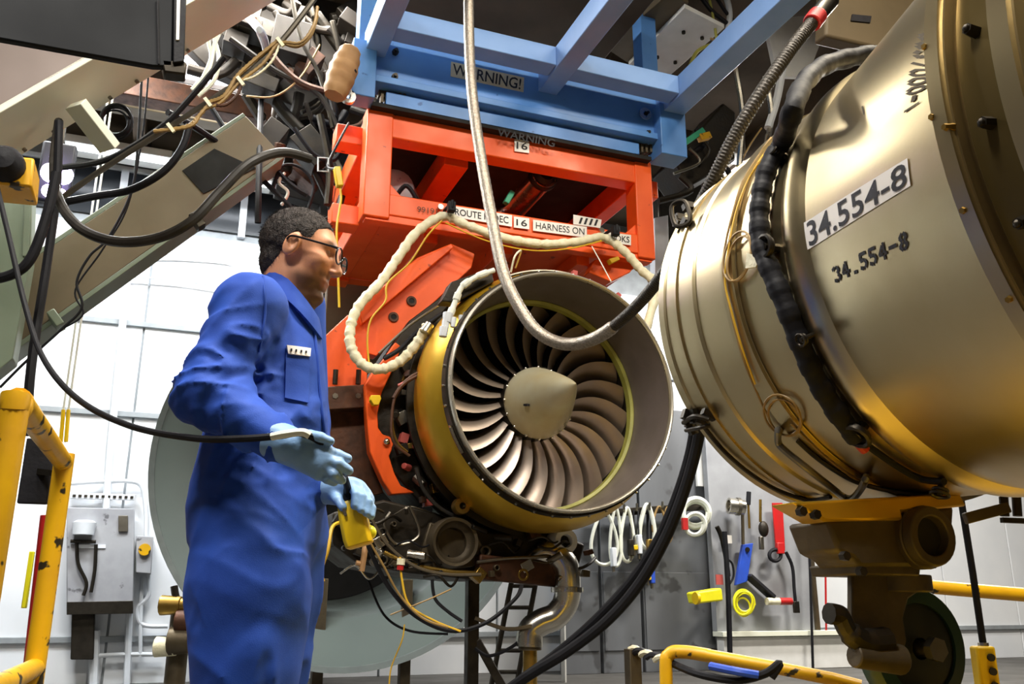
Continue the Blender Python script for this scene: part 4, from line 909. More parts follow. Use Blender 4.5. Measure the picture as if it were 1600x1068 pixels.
# ================================================================== HOSES AND HARNESS AROUND THE ENGINE
def yprism(nm, pts, Y, t, m, parent=None, bev=.004): return MB().prism([onY(x, y, Y) for x, y in pts], (0, t, 0)).build(nm, m, parent, bev)
def fit(o, label, cat_, group=None): return tag(o, label, cat_, group)
hs = thing('braided_hose', 'thick braided hose hanging in a loop across the fan', 'hose', at(880, 540, 4.2))
hpts = W([(732, -60, 4.5), (733, 60, 4.45), (738, 150, 4.4), (752, 250, 4.36), (770, 350, 4.3), (785, 420, 4.25), (806, 470, 4.2), (838, 516, 4.15), (882, 537, 4.08), (930, 528, 3.95), (980, 492, 3.75), (1027, 440, 3.5), (1068, 375, 3.2), (1105, 300, 2.95), (1158, 195, 2.85), (1225, 92, 2.85), (1270, 34, 2.9)])
c = cat(hpts, 22); n = len(c); k0 = int(n*.60)
rr = [.026+(.0025 if k % 2 else 0) for k in range(n)]
rr = [(.030 if k < k0 else .0245)*(1+.05*(k % 2)) for k in range(n)]
MB().tube(c[:k0+1], rr[:k0+1], 14).build('braid', 'hose_braid', hs, 0, 60)
mb = MB(); cc = cat(c[k0:], 4); mb.tube(cc, [.0240+.0026*((k//2) % 2) for k in range(len(cc))], 12); mb.build('ribbed_shaded_half', 'hose_shaded', hs, 0, 60)  # right half of the same hose, its shade painted as a darker material
e = (c[-1]-c[-3]).normalized(); MB().cyl(c[-1]-e*.01, c[-1]+e*.05, .036, n=16).build('red_collar', 'red', hs, .004); MB().cyl(c[-1]+e*.05, c[-1]+e*.16, .032, .036, 16).build('coupling', 'steel_bright', hs, .004)
# cream engine harness on two hooks
hn = thing('engine_harness', 'cream wrapped wiring harness draped over hooks on the orange frame', 'harness', onY(790, 372, 5.18))
hp_ = [onY(x, y, Y) for x, y, Y in ((668, 508, 4.95), (652, 535, 4.98), (628, 562, 5.02), (598, 576, 5.05), (568, 570, 5.08), (549, 543, 5.1), (548, 510, 5.12), (562, 476, 5.14), (595, 440, 5.16), (622, 402, 5.18), (652, 362, 5.2), (692, 338, 5.2), (730, 352, 5.18), (785, 371, 5.15), (845, 381, 5.15), (900, 378, 5.17), (943, 371, 5.2), (975, 392, 5.15), (1000, 420, 5.1), (1024, 448, 5.0))]+[er(4.95, .62, .95), er(5.0, .45, .84), er(5.02, .35, .80)]
c = cat(hp_, 12); mb = MB(); mb.tube(c, [.029+.003*math.sin(k*1.3)+.002*(k % 3) for k in range(len(c))], 12); mb.build('wrapped_bundle', 'harness_cream', hn, 0, 60)
e_ = [onY(x, y, 4.93) for x, y in ((663, 520), (672, 506))]; MB().cyl(e_[0], e_[1], .036, .028, 12).build('harness_plug', 'steel_bright', hn, .003)
MB().tube(cat([onY(x, y, 5.08) for x, y in ((690, 345), (668, 368), (640, 410), (606, 442), (602, 470), (580, 498), (574, 530), (577, 572))], 8), .006, 6).build('yellow_wire', 'wire_yellow', hn)
MB().tube(cat([onY(x, y, 5.12) for x, y in ((696, 348), (760, 376), (830, 391), (890, 388), (940, 376))], 8), .005, 6).build('yellow_wire', 'wire_yellow', hn)
for px, py, lab in ((694, 336, 'black hook left of the ROUTE FADEC label'), (945, 372, 'black hook beside the HOOKS label')):
    t = thing('harness_hook', lab, 'hook', onY(px, py, 5.29)); p = onY(px, py, 5.29)
    MB().tube(cat([p+Vector((0, .0, .03)), p+Vector((0, -.10, .02)), p+Vector((0, -.17, -.03)), p+Vector((0, -.18, .03))], 5), .012, 8).build('hook_arm', 'rubber', t)
    MB().box(p+Vector((.0, -.16, -.01)), (.05, .05, .07)).build('rubber_pad', 'rubber', t, .006); MB().cyl(p+Vector((-.03, 0, .05)), p+Vector((-.03, -.02, .05)), .02, n=12).build('hook_washer', 'steel_bright', t)
# ================================================================== EXHAUST COLLECTOR
CO = Vector((1.717, 8.5, 2.01)); CR = 1.825
ex = thing('exhaust_collector', 'large grey green exhaust collector cone behind the engine', 'duct', (CO.x, CO.y+.6, 0))
MB().lathe([(0, CR-.05), (-.03, CR), (.06, CR+.0), (.12, CR-.03), (.06, CR-.06)], CO, (0, 1, 0), 96, True).build('rim', 'collector_rim', ex)
MB().lathe([(.02, CR-.04), (.25, 1.38), (.27, 1.35), (.31, 1.37), (.10, CR-.03)], CO, (0, 1, 0), 96, True).build('cone', 'collector', ex)
MB().lathe([(.27, 1.36), (.34, 1.30), (1.7, 1.15), (1.7, 1.2), (.38, 1.36), (.31, 1.38)], CO, (0, 1, 0), 96, True).build('throat', 'collector_rim', ex)
MB().cyl(CO+Vector((0, 1.3, 0)), CO+Vector((0, 1.35, 0)), 1.19, n=48).build('dark_end', 'black_void', ex)
for x in (-.9, -.2, .62): MB().span((CO.x+x-.05, CO.y+.2, 0), (CO.x+x+.05, CO.y+.3, CO.z-1.0)).build('leg', 'caster_brown', ex, .005)
# ================================================================== UPPER LEFT: STRUTS, CABINET, CABLES
st = thing('pale_strut', 'big pale strut slanting up behind the dark cabinet', 'strut', onY(100, 200, 4.4))
a, b = onY(-60, 211, 4.2), onY(430, -72, 4.2); d = (b-a).normalized(); a = a-d*1.8; b = b+d*1.6; up_ = Vector((-d.z, 0, d.x)); up_ = up_ if up_.z > 0 else -up_
MB().prism([a+up_*.02, b+up_*.02, b+up_*.6, a+up_*.6], (0, .06, 0)).build('web', 'strut_taupe', st, .004)
MB().prism([a, b, b+up_*.035, a+up_*.035], (0, .48, 0)).build('bounce_lit_flange', 'strut_pale', st, .004)  # bounce light on the strut's underside, painted in as a paler colour
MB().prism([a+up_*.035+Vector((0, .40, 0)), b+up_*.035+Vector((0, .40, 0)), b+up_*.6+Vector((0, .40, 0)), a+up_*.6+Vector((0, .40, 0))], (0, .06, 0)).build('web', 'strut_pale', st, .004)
for k in range(7):
    q = a+d*(2.05+.17*k)+up_*-.004+Vector((0, .42, 0)); MB().cyl(q, q-up_*.015, .010, n=6).build('rivet', 'steel_dull', st)
br = tag(MB().bar(onY(118, 162, 4.35), onY(172, 232, 4.5), .11, .05).build('stay_bar', 'strut_pale', None, .004), 'short flat stay bar slanting down from the pale strut', 'bar')
s2 = thing('tan_strut', 'tan steel strut with green edge slanting across the white wall', 'strut', onY(100, 500, 6.1))
a, b = onY(-80, 612, 6.0), onY(440, 241, 6.0); d = (b-a).normalized(); a = a-d*2.2; up_ = Vector((-d.z, 0, d.x)); up_ = up_ if up_.z > 0 else -up_; th = .37
MB().prism([a, b, b+up_*th, a+up_*th], (0, .04, 0)).build('web', 'strut_tan', s2, .004)
MB().prism([a-up_*.03, b-up_*.03, b, a], (0, .26, 0)).build('edge_flange', 'green_grey', s2, .004)
MB().prism([a+up_*th, b+up_*th, b+up_*(th+.03), a+up_*(th+.03)], (0, .26, 0)).build('edge_flange', 'green_grey', s2, .004)
yprism('opening', [(285, 266), (335, 232), (400, 262), (318, 302)], 5.985, .01, 'black_void', s2, 0)
MB().bar(onY(300, 335, 5.95), onY(316, 356, 5.95), .09, .06).build('lug', 'steel_dark', s2, .006)
MB().bar(onY(80, 490, 5.95), onY(96, 512, 5.95), .16, .05).build('lug', 'green_grey', s2, .006)
gp_ = tag(yprism('support_column', [(-60, 300), (52, 262), (48, 400), (20, 560), (-30, 600), (-60, 1330), (-220, 1330), (-180, 300)], 5.7, .2, 'green_grey', None, .006), 'grey green column plate at the left edge', 'column')
MB().bar(onY(45, 270, 5.69), onY(40, 400, 5.69), .02, .03).build('edge_rib', 'green_grey', gp_)
cb = thing('control_cabinet', 'dark blue grey cabinet hanging in the top left corner', 'cabinet', onY(150, 60, 3.1))
yprism('body', [(-80, -60), (272, -60), (270, 104), (238, 103), (-80, 46)], 3.0, .03, 'cabinet_dark', cb, .006)
for hx in (-.75, -.2): MB().span((hx-.03, 3.0, 3.3), (hx+.03, 3.05, ZT)).build('hanger_bar', 'steel_dark', cb, .004)
yprism('edge_trim', [(272, -60), (293, -60), (288, 96), (270, 98)], 2.99, .06, 'rubber', cb, .004)
yprism('light_strip', [(277, -60), (283, -60), (280, 62), (275, 62)], 2.985, .01, 'label_white', cb, .001)
MB().tube([onY(246, 0, 2.995), onY(248, 100, 2.995)], .004, 6).build('panel_seam', 'rubber', cb)
yprism('bracket', [(252, 92), (292, 96), (290, 116), (256, 112)], 3.0, .06, 'steel_dark', cb, .006)
jb = thing('junction_box', 'dirty yellow box with a black knob at the left edge', 'box', onY(20, 270, 3.0))
yprism('body', [(-30, 238), (54, 246), (50, 292), (-30, 284)], 3.0, .16, 'yellow_paint', jb, .008)
MB().lathe([(0, .06), (-.03, .055), (-.06, .035), (-.065, .0)], onY(8, 258, 3.0), (0, 1, 0), 20).build('knob', 'rubber', jb)
wk = thing('work_lamp', 'glaring work lamp between hanging hoses at upper left', 'lamp', onY(88, 275, 7.0))
p = onY(88, 272, 7.1); MB().box(p, (.24, .10, .50)).build('housing', 'rubber', wk, .02); MB().cyl(p, (p.x, p.y, ZT), .02, n=8).build('drop_rod', 'steel_dark', wk)
for px, py, r in ((80, 270, .075), (98, 273, .075), (76, 298, .05), (95, 304, .045), (86, 246, .04)): MB().ball(onY(px, py, 6.98), r, 12, 8).build('bulb', 'lamp_glow', wk)
def coil(nm, label, cat_, cx, cy, r, D, m, rad, turns=4, squash=1.0, group=None, jit=.16):
    pts = []; rg = random.Random(int(cx*7+cy)); N_ = turns*14+1; js = [(rg.uniform(-jit, jit), rg.uniform(-jit, jit), rg.uniform(1-jit, 1+jit*.5)) for _ in range(turns+2)]
    for k in range(N_):
        t = 2*math.pi*k/14; i = k//14; f_ = (k % 14)/14; j = [js[i][q]*(1-f_)+js[i+1][q]*f_ for q in range(3)]
        pts.append(at(cx+r*(j[0]+j[2]*squash*math.cos(t)), cy+r*(j[1]+j[2]*math.sin(t)), D+rad*2.2*(i-turns/2)+rad*2.2*f_))
    return tag(MB().tube(cat(pts, 3), rad, 6).build(nm, m), label, cat_, group)
coil('cable_coil', 'coil of black cable hung on the pale strut', 'cable', 183, 190, 24, 4.25, 'rubber', .0065, 6)
C_ = cable
C_('black_hose', 'thick black hose sagging below the tan strut', 'hose', W([(92, 190, 3.9), (84, 260, 3.6), (92, 312, 3.4), (125, 356, 3.3), (180, 377, 3.3), (245, 372, 3.3), (300, 345, 3.3), (345, 298, 3.35), (390, 255, 3.4), (440, 238, 3.5), (485, 248, 3.6)]), .021, 'rubber_grey', 10)
C_('black_hose', 'black hose arching from the lamp up to the conduit', 'hose', W([(98, 316, 4.0), (150, 306, 4.0), (205, 296, 4.0), (255, 268, 4.0), (285, 230, 4.0), (296, 195, 4.0)]), .019, 'rubber', 10)
C_('black_hose', 'upright black hose hanging beside the yellow railing', 'hose', W([(92, 190, 3.5), (88, 300, 3.5), (72, 420, 3.5), (56, 520, 3.45), (46, 600, 3.4), (42, 680, 3.4)]), .018, 'rubber', 10)
C_('black_hose', 'black hose curling out at the left edge under the yellow box', 'hose', W([(88, 270, 3.3), (75, 330, 3.3), (50, 400, 3.3), (20, 428, 3.3), (-30, 440, 3.3)]), .020, 'rubber', 10)
C_('black_hose', 'slack black hose across the upper left behind the conduit', 'hose', W([(95, 262, 4.4), (170, 248, 4.4), (250, 200, 4.4), (300, 150, 4.4), (350, 90, 4.4)]), .017, 'rubber', 8)
cc_ = W([(-10, 270, 2.5), (14, 370, 2.42), (40, 480, 2.35), (68, 560, 2.28), (120, 622, 2.18), (200, 664, 2.06), (300, 684, 1.95), (380, 685, D0-.25), (440, 680, D0-.262), (468, 676, D0-.262), (500, 690, D0-.24), (525, 722, D0-.20), (538, 742, D0-.06)])
pc_ = thing('pendant_cable', 'black pendant cable sagging from the left into the near glove', 'cable', at(200, 664, 2.1))
MB().tube(cat(cc_, 10), .0078, 10).build('cable_jacket', 'rubber', pc_); q_ = W([(424, 682, D0-.264), (445, 678, D0-.266), (472, 675, D0-.266), (484, 680, D0-.262)]); MB().tube(cat(q_, 6), .0088, 8).build('sleeve_or_glint', 'cable_white', pc_)  # white length is the highlight on the black cable, painted on
C_('thin_wire', 'thin black wire hanging in front of the tan strut', 'wire', W([(222, 110, 4.8), (215, 230, 4.8), (205, 300, 4.8), (170, 370, 4.8), (140, 400, 4.8), (120, 440, 4.8), (128, 480, 4.8), (95, 515, 4.8), (40, 565, 4.8), (0, 605, 4.8)]), .008, 'rubber', 6)
C_('thin_wire', 'second thin wire looped down the tan strut', 'wire', W([(236, 60, 4.85), (224, 200, 4.85), (200, 320, 4.85), (160, 390, 4.85), (118, 452, 4.85), (130, 490, 4.85), (100, 512, 4.85)]), .006, 'rubber', 6)
C_('black_rod', 'black rod sloping down behind the head from the conduit', 'rod', W([(262, 175, 5.2), (300, 196, 5.4), (360, 235, 5.8), (420, 270, 6.2), (470, 292, 6.9)]), .022, 'rubber', 8)
C_('black_rod', 'black rod end sticking down above the white wall', 'rod', W([(408, 150, 6.4), (406, 220, 5.8), (404, 300, 5.6), (403, 348, 5.6)]), .022, 'rubber', 8)
cn = thing('cable_conduit', 'metal conduit with strapped tan cables rising to the right', 'conduit', at(330, 155, 3.8))
MB().tube(cat(W([(92, 312, 3.9), (170, 258, 3.85), (262, 200, 3.8), (330, 156, 3.8), (378, 122, 3.8), (440, 64, 3.8), (505, -20, 3.8)]), 6), .014, 8).build('tube', 'steel_dull', cn)
for ps, m, r in (([(262, 203), (300, 196), (318, 172), (345, 160), (375, 128), (410, 100), (436, 68), (470, 66), (490, 40), (496, 10)], 'wire_tan', .007), ([(325, 160), (350, 150), (370, 120), (395, 96), (436, 62)], 'wire_tan', .009), ([(240, 205), (290, 198), (310, 182), (330, 158)], 'wire_tan', .008), ([(330, 162), (352, 164), (372, 146), (378, 122)], 'brown_rust', .007), ([(375, 126), (400, 118), (425, 95), (438, 66)], 'harness_cream', .005)):
    c = cat(W([(x, y, 3.78) for x, y in ps]), 10); MB().tube(c, [r*(1+.35*(k % 2)) for k in range(len(c))], 6).build('cable', m, cn)
for x, y in ((266, 198), (324, 158), (375, 125), (437, 64)): MB().bar(at(x-4, y-5, 3.77), at(x+6, y+8, 3.77), .010, .016).build('cable_tie', 'harness_cream', cn)
for k, ps in enumerate(([(300, 140), (325, 110), (335, 70), (345, 45)], [(310, 150), (335, 125), (342, 90), (335, 55)], [(318, 120), (330, 90), (326, 60), (340, 30)])):
    C_('green_hose' if k == 0 else 'white_hose', ['pale green hose nearest the cabinet edge','white hose bowing out beside the cabinet edge','white hose between two others beside the cabinet'][k], 'hose', W([(x, y, 4.9) for x, y in ps]+[(ps[-1][0]+8, ps[-1][1]-45, 4.6)]), .013, 'cable_white' if k else 'strut_pale', 8, 8, 'pale hoses beside the cabinet')
C_('grey_hose', 'bent pale grey hose among the dark overhead pipes', 'hose', W([(340, -30, 6.2), (372, 10, 5.8), (400, 40, 5.5), (412, 60, 5.6), (418, 90, 6.4)]), .03, 'elec_grey', 10)
C_('tan_hose', 'tan hose curving off the top of the conduit', 'hose', W([(440, 66, 4.0), (465, 72, 4.0), (485, 55, 4.0), (495, 25, 4.0)]), .011, 'wire_tan', 8)
# dark overhead machinery behind the man's head
om = thing('overhead_machinery', 'dark cluttered steel machinery overhead between cabinet and orange frame', 'machinery', onY(480, 200, 7.2))
rg = random.Random(11)
yprism('back_plate', [(452, 60), (580, 60), (575, 480), (520, 480), (500, 320), (430, 300)], 7.4, .15, 'black_void', om, .01)
yprism('deck_plate', [(250, -40), (600, -40), (600, 90), (470, 170), (330, 110), (280, 60)], 7.0, .12, 'machine_dark', om, .01)
for k in range(90):
    x = rg.uniform(360, 555); y = rg.uniform(5, 325)
    if y > 210+ (x-395)*.9: continue
    p = onY(x, y, 6.35+rg.random()*.75); m = rg.choice(['grime', 'machine_dark', 'machine_dark', 'brown_rust', 'rubber', 'machine_dark', 'grime', 'steel_dark']); mb = MB()
    if rg.random() < .7:
        d_ = Vector((rg.uniform(-.5, .5), rg.uniform(-.2, .2), rg.uniform(-.5, .5))); mb.tube(cat([p, p+d_*.5+Vector((.05, 0, -.08)), p+d_], 5), .02+.035*rg.random(), 8)
    else: mb.box(p, (.1+.2*rg.random(), .2, .08+.25*rg.random()), Matrix.Rotation(rg.random(), 3, 'Y'))
    mb.build('machine_part', m, om, .006)
for ps, m, r in (([(420, 250), (450, 285), (480, 305)], 'rubber', .02), ([(330, 168), (360, 215), (392, 262), (430, 300), (465, 335)], 'rubber', .02), ([(385, 150), (430, 150), (470, 120), (500, 70)], 'wire_tan', .008), ([(400, 30), (420, 80), (470, 130), (540, 150)], 'brown_rust', .03), ([(360, 60), (430, 110), (500, 150), (540, 230)], 'machine_dark', .022), ([(455, -10), (470, 60), (500, 120), (520, 200)], 'steel_dark', .018), ([(460, 200), (490, 240), (520, 250), (535, 230)], 'rubber', .018), ([(425, 300), (440, 260), (470, 262), (490, 290), (480, 330)], 'rubber', .012), ([(500, 180), (515, 260), (512, 320)], 'steel_dark', .03), ([(440, 320), (450, 300), (436, 285), (445, 270)], 'cable_white', .012)):
    MB().tube(cat([onY(x, y, 6.2) for x, y in ps], 6), r, 8).build('machine_hose', m, om)
rb = tag(MB().span((-1.6, 7.9, 5.2), (1.3, 8.1, 5.42)).build('roof_girder', 'brown_rust', None, .01), 'rusty brown girder crossing the dark roof at left', 'girder')
rb = tag(MB().span((-1.6, 8.9, 5.62), (1.3, 9.1, 5.84)).build('roof_girder', 'strut_tan', None, .01), 'tan girder under the roof above the windows', 'girder')
bg = thing('padded_bundle', 'tan wrapped bundle beside the left end of the blue beam', 'bundle', onY(540, 130, 5.1))
mb = MB(); c = cat([onY(x, y, 5.0) for x, y in ((548, 78), (540, 100), (531, 125), (522, 150))], 6); mb.tube(c, [.062+.03*math.sin(math.pi*k/len(c))+.004*math.sin(k*1.7) for k in range(len(c))], 9); mb.build('wrapping', 'cardboard', bg, 0, 60)
MB().lathe([(-.008, .07), (-.008, .088), (.008, .088), (.008, .07)], onY(537, 110, 5.0), (.3, 0, 1), 20, True).build('strap', 'rubber', bg)
yc = thing('yellow_connector', 'small yellow connector hanging left of the orange frame', 'connector', onY(528, 280, 5.0))
MB().bar(onY(526, 262, 5.0), onY(531, 292, 5.0), .05, .04).build('shell', 'yellow_plain', yc, .006)
MB().tube(cat([onY(x, y, 5.0) for x, y in ((531, 292), (533, 310), (530, 330), (526, 360), (528, 420), (530, 480))], 6), .007, 6).build('lead', 'yellow_plain', yc)
MB().tube([onY(497, 246, 5.2), onY(513, 247, 5.2), onY(513, 268, 5.2), onY(497, 267, 5.2)], .006, 6, True).build('wire_bracket', 'pipe_white', yc)
MB().tube(cat([onY(526, 264, 5.0), onY(512, 258, 5.2), onY(530, 220, 5.3), onY(545, 192, 5.5)], 6), .008, 6).build('lead', 'rubber', yc)
# ================================================================== LEFT: RAILING, WALL EQUIPMENT
rl = thing('guard_railing', 'chipped yellow pipe railing at the left edge', 'railing', Vector((-.32, 2.6, 0)))
z_ = 1.25; A = at(22, 640, 2.0); B = at(97, 740, 3.0); A.z = B.z = z_; A0 = Vector((A.x, A.y, 0)); B0 = Vector((B.x, B.y, 0))
MB().tube(cat([A0, A-Vector((0, 0, .10)), A-Vector((0, 0, .03)), A+(B-A).normalized()*.06], 6), .032, 14).build('post', 'yellow_paint', rl)
MB().tube([A+(B-A).normalized()*.03, B], .030, 12).build('top_rail', 'yellow_paint', rl)
MB().ball(A+(B-A).normalized()*.02-Vector((0, 0, .02)), (.036, .036, .04), 12, 8).build('elbow', 'yellow_paint', rl)
MB().cyl(B0, B+Vector((0, 0, .03)), .032, n=14).build('post', 'yellow_paint', rl)
MB().tube([Vector((A.x, A.y, .60)), Vector((B.x, B.y, .60))], .030, 12).build('mid_rail', 'yellow_paint', rl)
tag(MB().cyl(at(76, 805, 3.3)*1.0, Vector((at(62, 1010, 3.3).x, at(62, 1010, 3.3).y, .0)), .028, n=12).build('red_pole', 'red'), 'dark red pole standing behind the yellow railing', 'pole')
MB().box(at(58, 736, 3.05)+Vector((0, 0, .0)), (.09, .03, .22)).build('notice_plate', 'rubber', rl, .004); MB().bar(at(58, 736, 3.05), B-Vector((0, 0, .04)), .02, .02).build('plate_hanger', 'steel_dark', rl)
MB().box(at(44, 905, 2.02), (.010, .02, .12)).build('warning_tag', 'yellow_bright', rl, .002)
wb_y = YW-.12
def wall_pt(px, py, off=.12): return onY(px, py, YW-off)
ep = thing('electrical_panel', 'grey painted electrical panel on the lower left wall', 'panel', wall_pt(155, 950))
yprism('enclosure', [(104, 792), (210, 794), (208, 953), (104, 955)], YW-.34, .24, 'elec_grey', ep, .01)
yprism('lower_edge', [(104, 940), (208, 938), (208, 958), (104, 960)], YW-.365, .06, 'steel_dark', ep, .004)
MB().lathe([(0, .0), (0, .10), (.12, .11), (.14, .08), (.14, 0)], wall_pt(130, 835, .40), (0, 0, 1), 16).build('indicator_lamp', 'pipe_white', ep)
for ps in ([(120, 848), (122, 880), (135, 910), (130, 930)], [(150, 850), (148, 890), (142, 925)], [(110, 845), (150, 846)]): MB().tube(cat([wall_pt(x, y, .375) for x, y in ps], 5), .018, 6).build('conduit_drop', 'steel_dark', ep)
yprism('latch', [(185, 805), (200, 805), (200, 830), (185, 830)], YW-.365, .03, 'steel_dull', ep, .003)
yprism('name_strip', [(120, 850), (165, 850), (165, 856), (120, 856)], YW-.352, .02, 'pipe_white', ep, 0)
yprism('drop_box', [(112, 958), (148, 956), (146, 1030), (110, 1030)], YW-.27, .17, 'steel_dark', ep, .01)
sb = thing('switch_box', 'small grey switch box between the panel and the collector', 'box', wall_pt(226, 893))
yprism('body', [(213, 836), (240, 838), (236, 896), (212, 894)], YW-.3, .26, 'elec_grey', sb, .008)
MB().cyl(wall_pt(226, 858, .34), wall_pt(226, 858, .28), .06, n=14).build('selector', 'yellow_paint', sb)
cnum = [([(199, 432), (190, 520), (180, 620), (172, 700), (166, 795)], .04, 'tall white conduit rising on the white wall'), ([(110, 755), (160, 752), (205, 752), (222, 762), (228, 800), (228, 838)], .022, 'white conduit bending down to the small switch box'),
        ([(232, 896), (232, 930), (215, 950), (222, 975), (262, 978)], .022, 'white conduit looping below the switch box'), ([(205, 900), (202, 960), (200, 1020), (198, 1068)], .035, 'white pipe standing right of the grey panel'), ([(222, 900), (220, 960), (219, 1025)], .02, 'slim white pipe beside the standing white pipe'), ([(148, 985), (146, 1068)], .05, 'stout white pipe below the grey panel'),
        ([(150, 1024), (200, 1022), (250, 1022)], .022, 'white pipe running level near the floor'), ([(205, 402), (260, 398), (340, 403), (372, 410), (380, 425)], .010, 'thin conduit bowed along the wall behind the shoulder'), ([(200, 432), (280, 438), (350, 448), (420, 455)], .012, 'thin straight conduit on the wall left of the shoulder')]
for ps, r, lab in cnum:
    pts = [wall_pt(x, y, .12) for x, y in ps]; C_('wall_conduit', lab, 'pipe', pts, r, 'pipe_white', 8, 5)
ch_ = thing('perforated_strut', 'perforated white channel strip above the grey panel', 'channel', wall_pt(160, 775))
MB().bar(wall_pt(110, 774), wall_pt(210, 777), .05, .06).build('channel', 'pipe_white', ch_, .004)
for k in range(11): MB().box(wall_pt(116+k*9, 774+k*.25, .15), (.03, .01, .025)).build('slot', 'steel_dark', ch_)
for k, x in enumerate((101, 109)):
    t = thing('pull_cord', ['pull cord with yellow grip nearer the yellow railing', 'pull cord with yellow grip farther from the railing'][k], 'cord', at(x-8, 690, 6.0))
    MB().tube([Vector((at(x-2, 640, 6.0).x, at(x-2, 640, 6.0).y, ZT)), at(x-2, 640, 6.0)], .008, 6).build('cord', 'cable_white', t); MB().tube([at(x-2, 640, 6.0), at(x-6, 690, 6.0)], .014, 6).build('grip', 'yellow_plain', t)
vs = thing('valve_stand', 'brass valves on a brown stand left of the coverall leg', 'valve', Vector((at(285, 1068, 6.5).x, at(285, 1068, 6.5).y, 0)))
p = at(283, 960, 6.5); MB().cyl((p.x, p.y, 0), (p.x, p.y, p.z+.1), .07, n=14).build('stand_pipe', 'caster_brown', vs)
for px, py, r, m in ((270, 945, .07, 'brass'), (296, 970, .09, 'brown_rust'), (262, 1010, .07, 'harness_cream'), (300, 945, .05, 'brass'), (285, 1000, .10, 'caster_brown')):
    q = at(px, py, 6.4); MB().cyl(q-rt*.08, q+rt*.06, r, r*.85, 12).build('valve_body', m, vs, .006)
MB().tube(cat(W([(272, 915, 6.4), (276, 935, 6.4), (290, 960, 6.4), (305, 985, 6.4)]), 5), .025, 8).build('valve_stem', 'steel_dark', vs)
# ================================================================== UNDER THE ENGINE: LOOSE WIRES, BLACK CABLES, LADDER
wires = [([(572, 842, 4.7), (585, 875, 4.75), (610, 920, 4.8), (650, 962, 4.85), (705, 985, 4.9), (760, 972, 4.95), (805, 935, 5.0), (815, 915, 5.1)], .012, 'rubber', 'black cable swagged under the engine gearbox'),
         ([(580, 850, 4.72), (600, 885, 4.75), (625, 930, 4.8), (660, 965, 4.82), (700, 980, 4.85)], .006, 'wire_tan', 'tan wire following the black swagged cable'),
         ([(625, 870, 4.9), (628, 905, 4.9), (640, 945, 4.9), (680, 970, 4.9), (720, 986, 4.9)], .006, 'wire_yellow', 'yellow wire hanging from a red tipped plug'),
         ([(575, 800, 5.0), (605, 850, 5.0), (650, 885, 5.0), (700, 897, 5.0), (752, 897, 5.0)], .009, 'caster_brown', 'brown tube arching under the round bleed port'),
         ([(540, 815, 5.05), (520, 822, 4.95), (512, 860, 4.9), (502, 890, 4.9), (505, 908, 4.9)], .010, 'wire_yellow', 'yellow cord beside the coverall leg below the glove'),
         ([(610, 960, 4.85), (640, 948, 4.85), (672, 935, 4.85), (705, 920, 4.9)], .004, 'wire_tan', 'thin tan wire crossing the swagged cables'),
         ([(675, 905, 5.1), (680, 935, 5.1), (700, 955, 5.1), (722, 970, 5.1)], .009, 'rubber', 'short black cable dropping from the gearbox'),
         ([(575, 905, 5.4), (600, 960, 5.4), (640, 985, 5.4), (700, 990, 5.4)], .007, 'rubber', 'slack black wire in front of the collector'),
         ([(632, 975, 5.2), (628, 1000, 5.2), (612, 1040, 5.2), (608, 1068, 5.2)], .004, 'wire_yellow', 'thin yellow wire dangling before the collector rim'),
         ([(742, 965, 5.5), (790, 982, 5.5), (830, 978, 5.4)], .012, 'strut_tan', 'pale hose bridging behind the drain mast'),
         ([(742, 1012, 5.5), (765, 1024, 5.5), (800, 1010, 5.5), (828, 985, 5.5)], .010, 'rubber', 'black hose looped low beside the ladder')]
for ps, r, m, lab in wires: C_('loose_wire', lab, 'wire', W(ps), r, m, 6)
pg = thing('red_plug', 'small red tipped plug hanging under the gearbox', 'plug', at(625, 885, 4.9)); MB().cyl(at(627, 872, 4.9), at(626, 882, 4.9), .022, n=10).build('body', 'harness_cream', pg); MB().cyl(at(626, 882, 4.9), at(625, 890, 4.9), .018, n=10).build('tip', 'red', pg)
etube('drain_fitting', [(573, 832, 5.09), (570, 860, 5.0), (565, 892, 5.0)], .017, 'cardboard'); etube('drain_fitting', [(556, 879, 5.0), (568, 881, 5.0)], .015, 'cardboard')
C_('power_cable', 'outer thick black power cable sweeping down under the duct', 'cable', W([(1250, 230, 4.4), (1200, 330, 4.2), (1150, 460, 4.0), (1112, 580, 3.9), (1098, 640, 3.9), (1088, 700, 4.0), (1068, 770, 4.1), (1040, 840, 4.2), (1000, 910, 4.3), (950, 968, 4.4), (890, 1015, 4.5), (830, 1052, 4.6), (790, 1080, 4.7)]), .026, 'rubber', 10)
C_('power_cable', 'inner thick black power cable sweeping down under the duct', 'cable', W([(1240, 240, 4.5), (1190, 340, 4.3), (1140, 470, 4.1), (1104, 580, 4.0), (1090, 640, 4.0), (1077, 710, 4.1), (1055, 780, 4.2), (1024, 850, 4.3), (985, 908, 4.4), (930, 968, 4.5), (870, 1020, 4.6), (815, 1060, 4.7)]), .022, 'rubber', 10)
ld = thing('service_ladder', 'black open ladder leaning behind the drain mast', 'ladder', Vector((at(770, 1068, 7.5).x, at(770, 1068, 7.5).y, 0)))
def ladd(p, q, r, nm): MB().tube([p, q], r, 8).build(nm, 'steel_dark', ld)
ladd(at(800, 905, 7.4), at(752, 1150, 7.4), .022, 'stringer'); ladd(at(838, 905, 7.4), at(792, 1150, 7.4), .022, 'stringer')
for k in range(7):
    t = k/7; ladd(at(800-48*t, 915+235*t, 7.4), at(838-48*t, 915+235*t, 7.4), .016, 'rung')
ps = thing('dark_post', 'dark steel post with a brace below the engine gearbox', 'post', Vector((at(738, 1068, 5.6).x, at(738, 1068, 5.6).y, 0)))
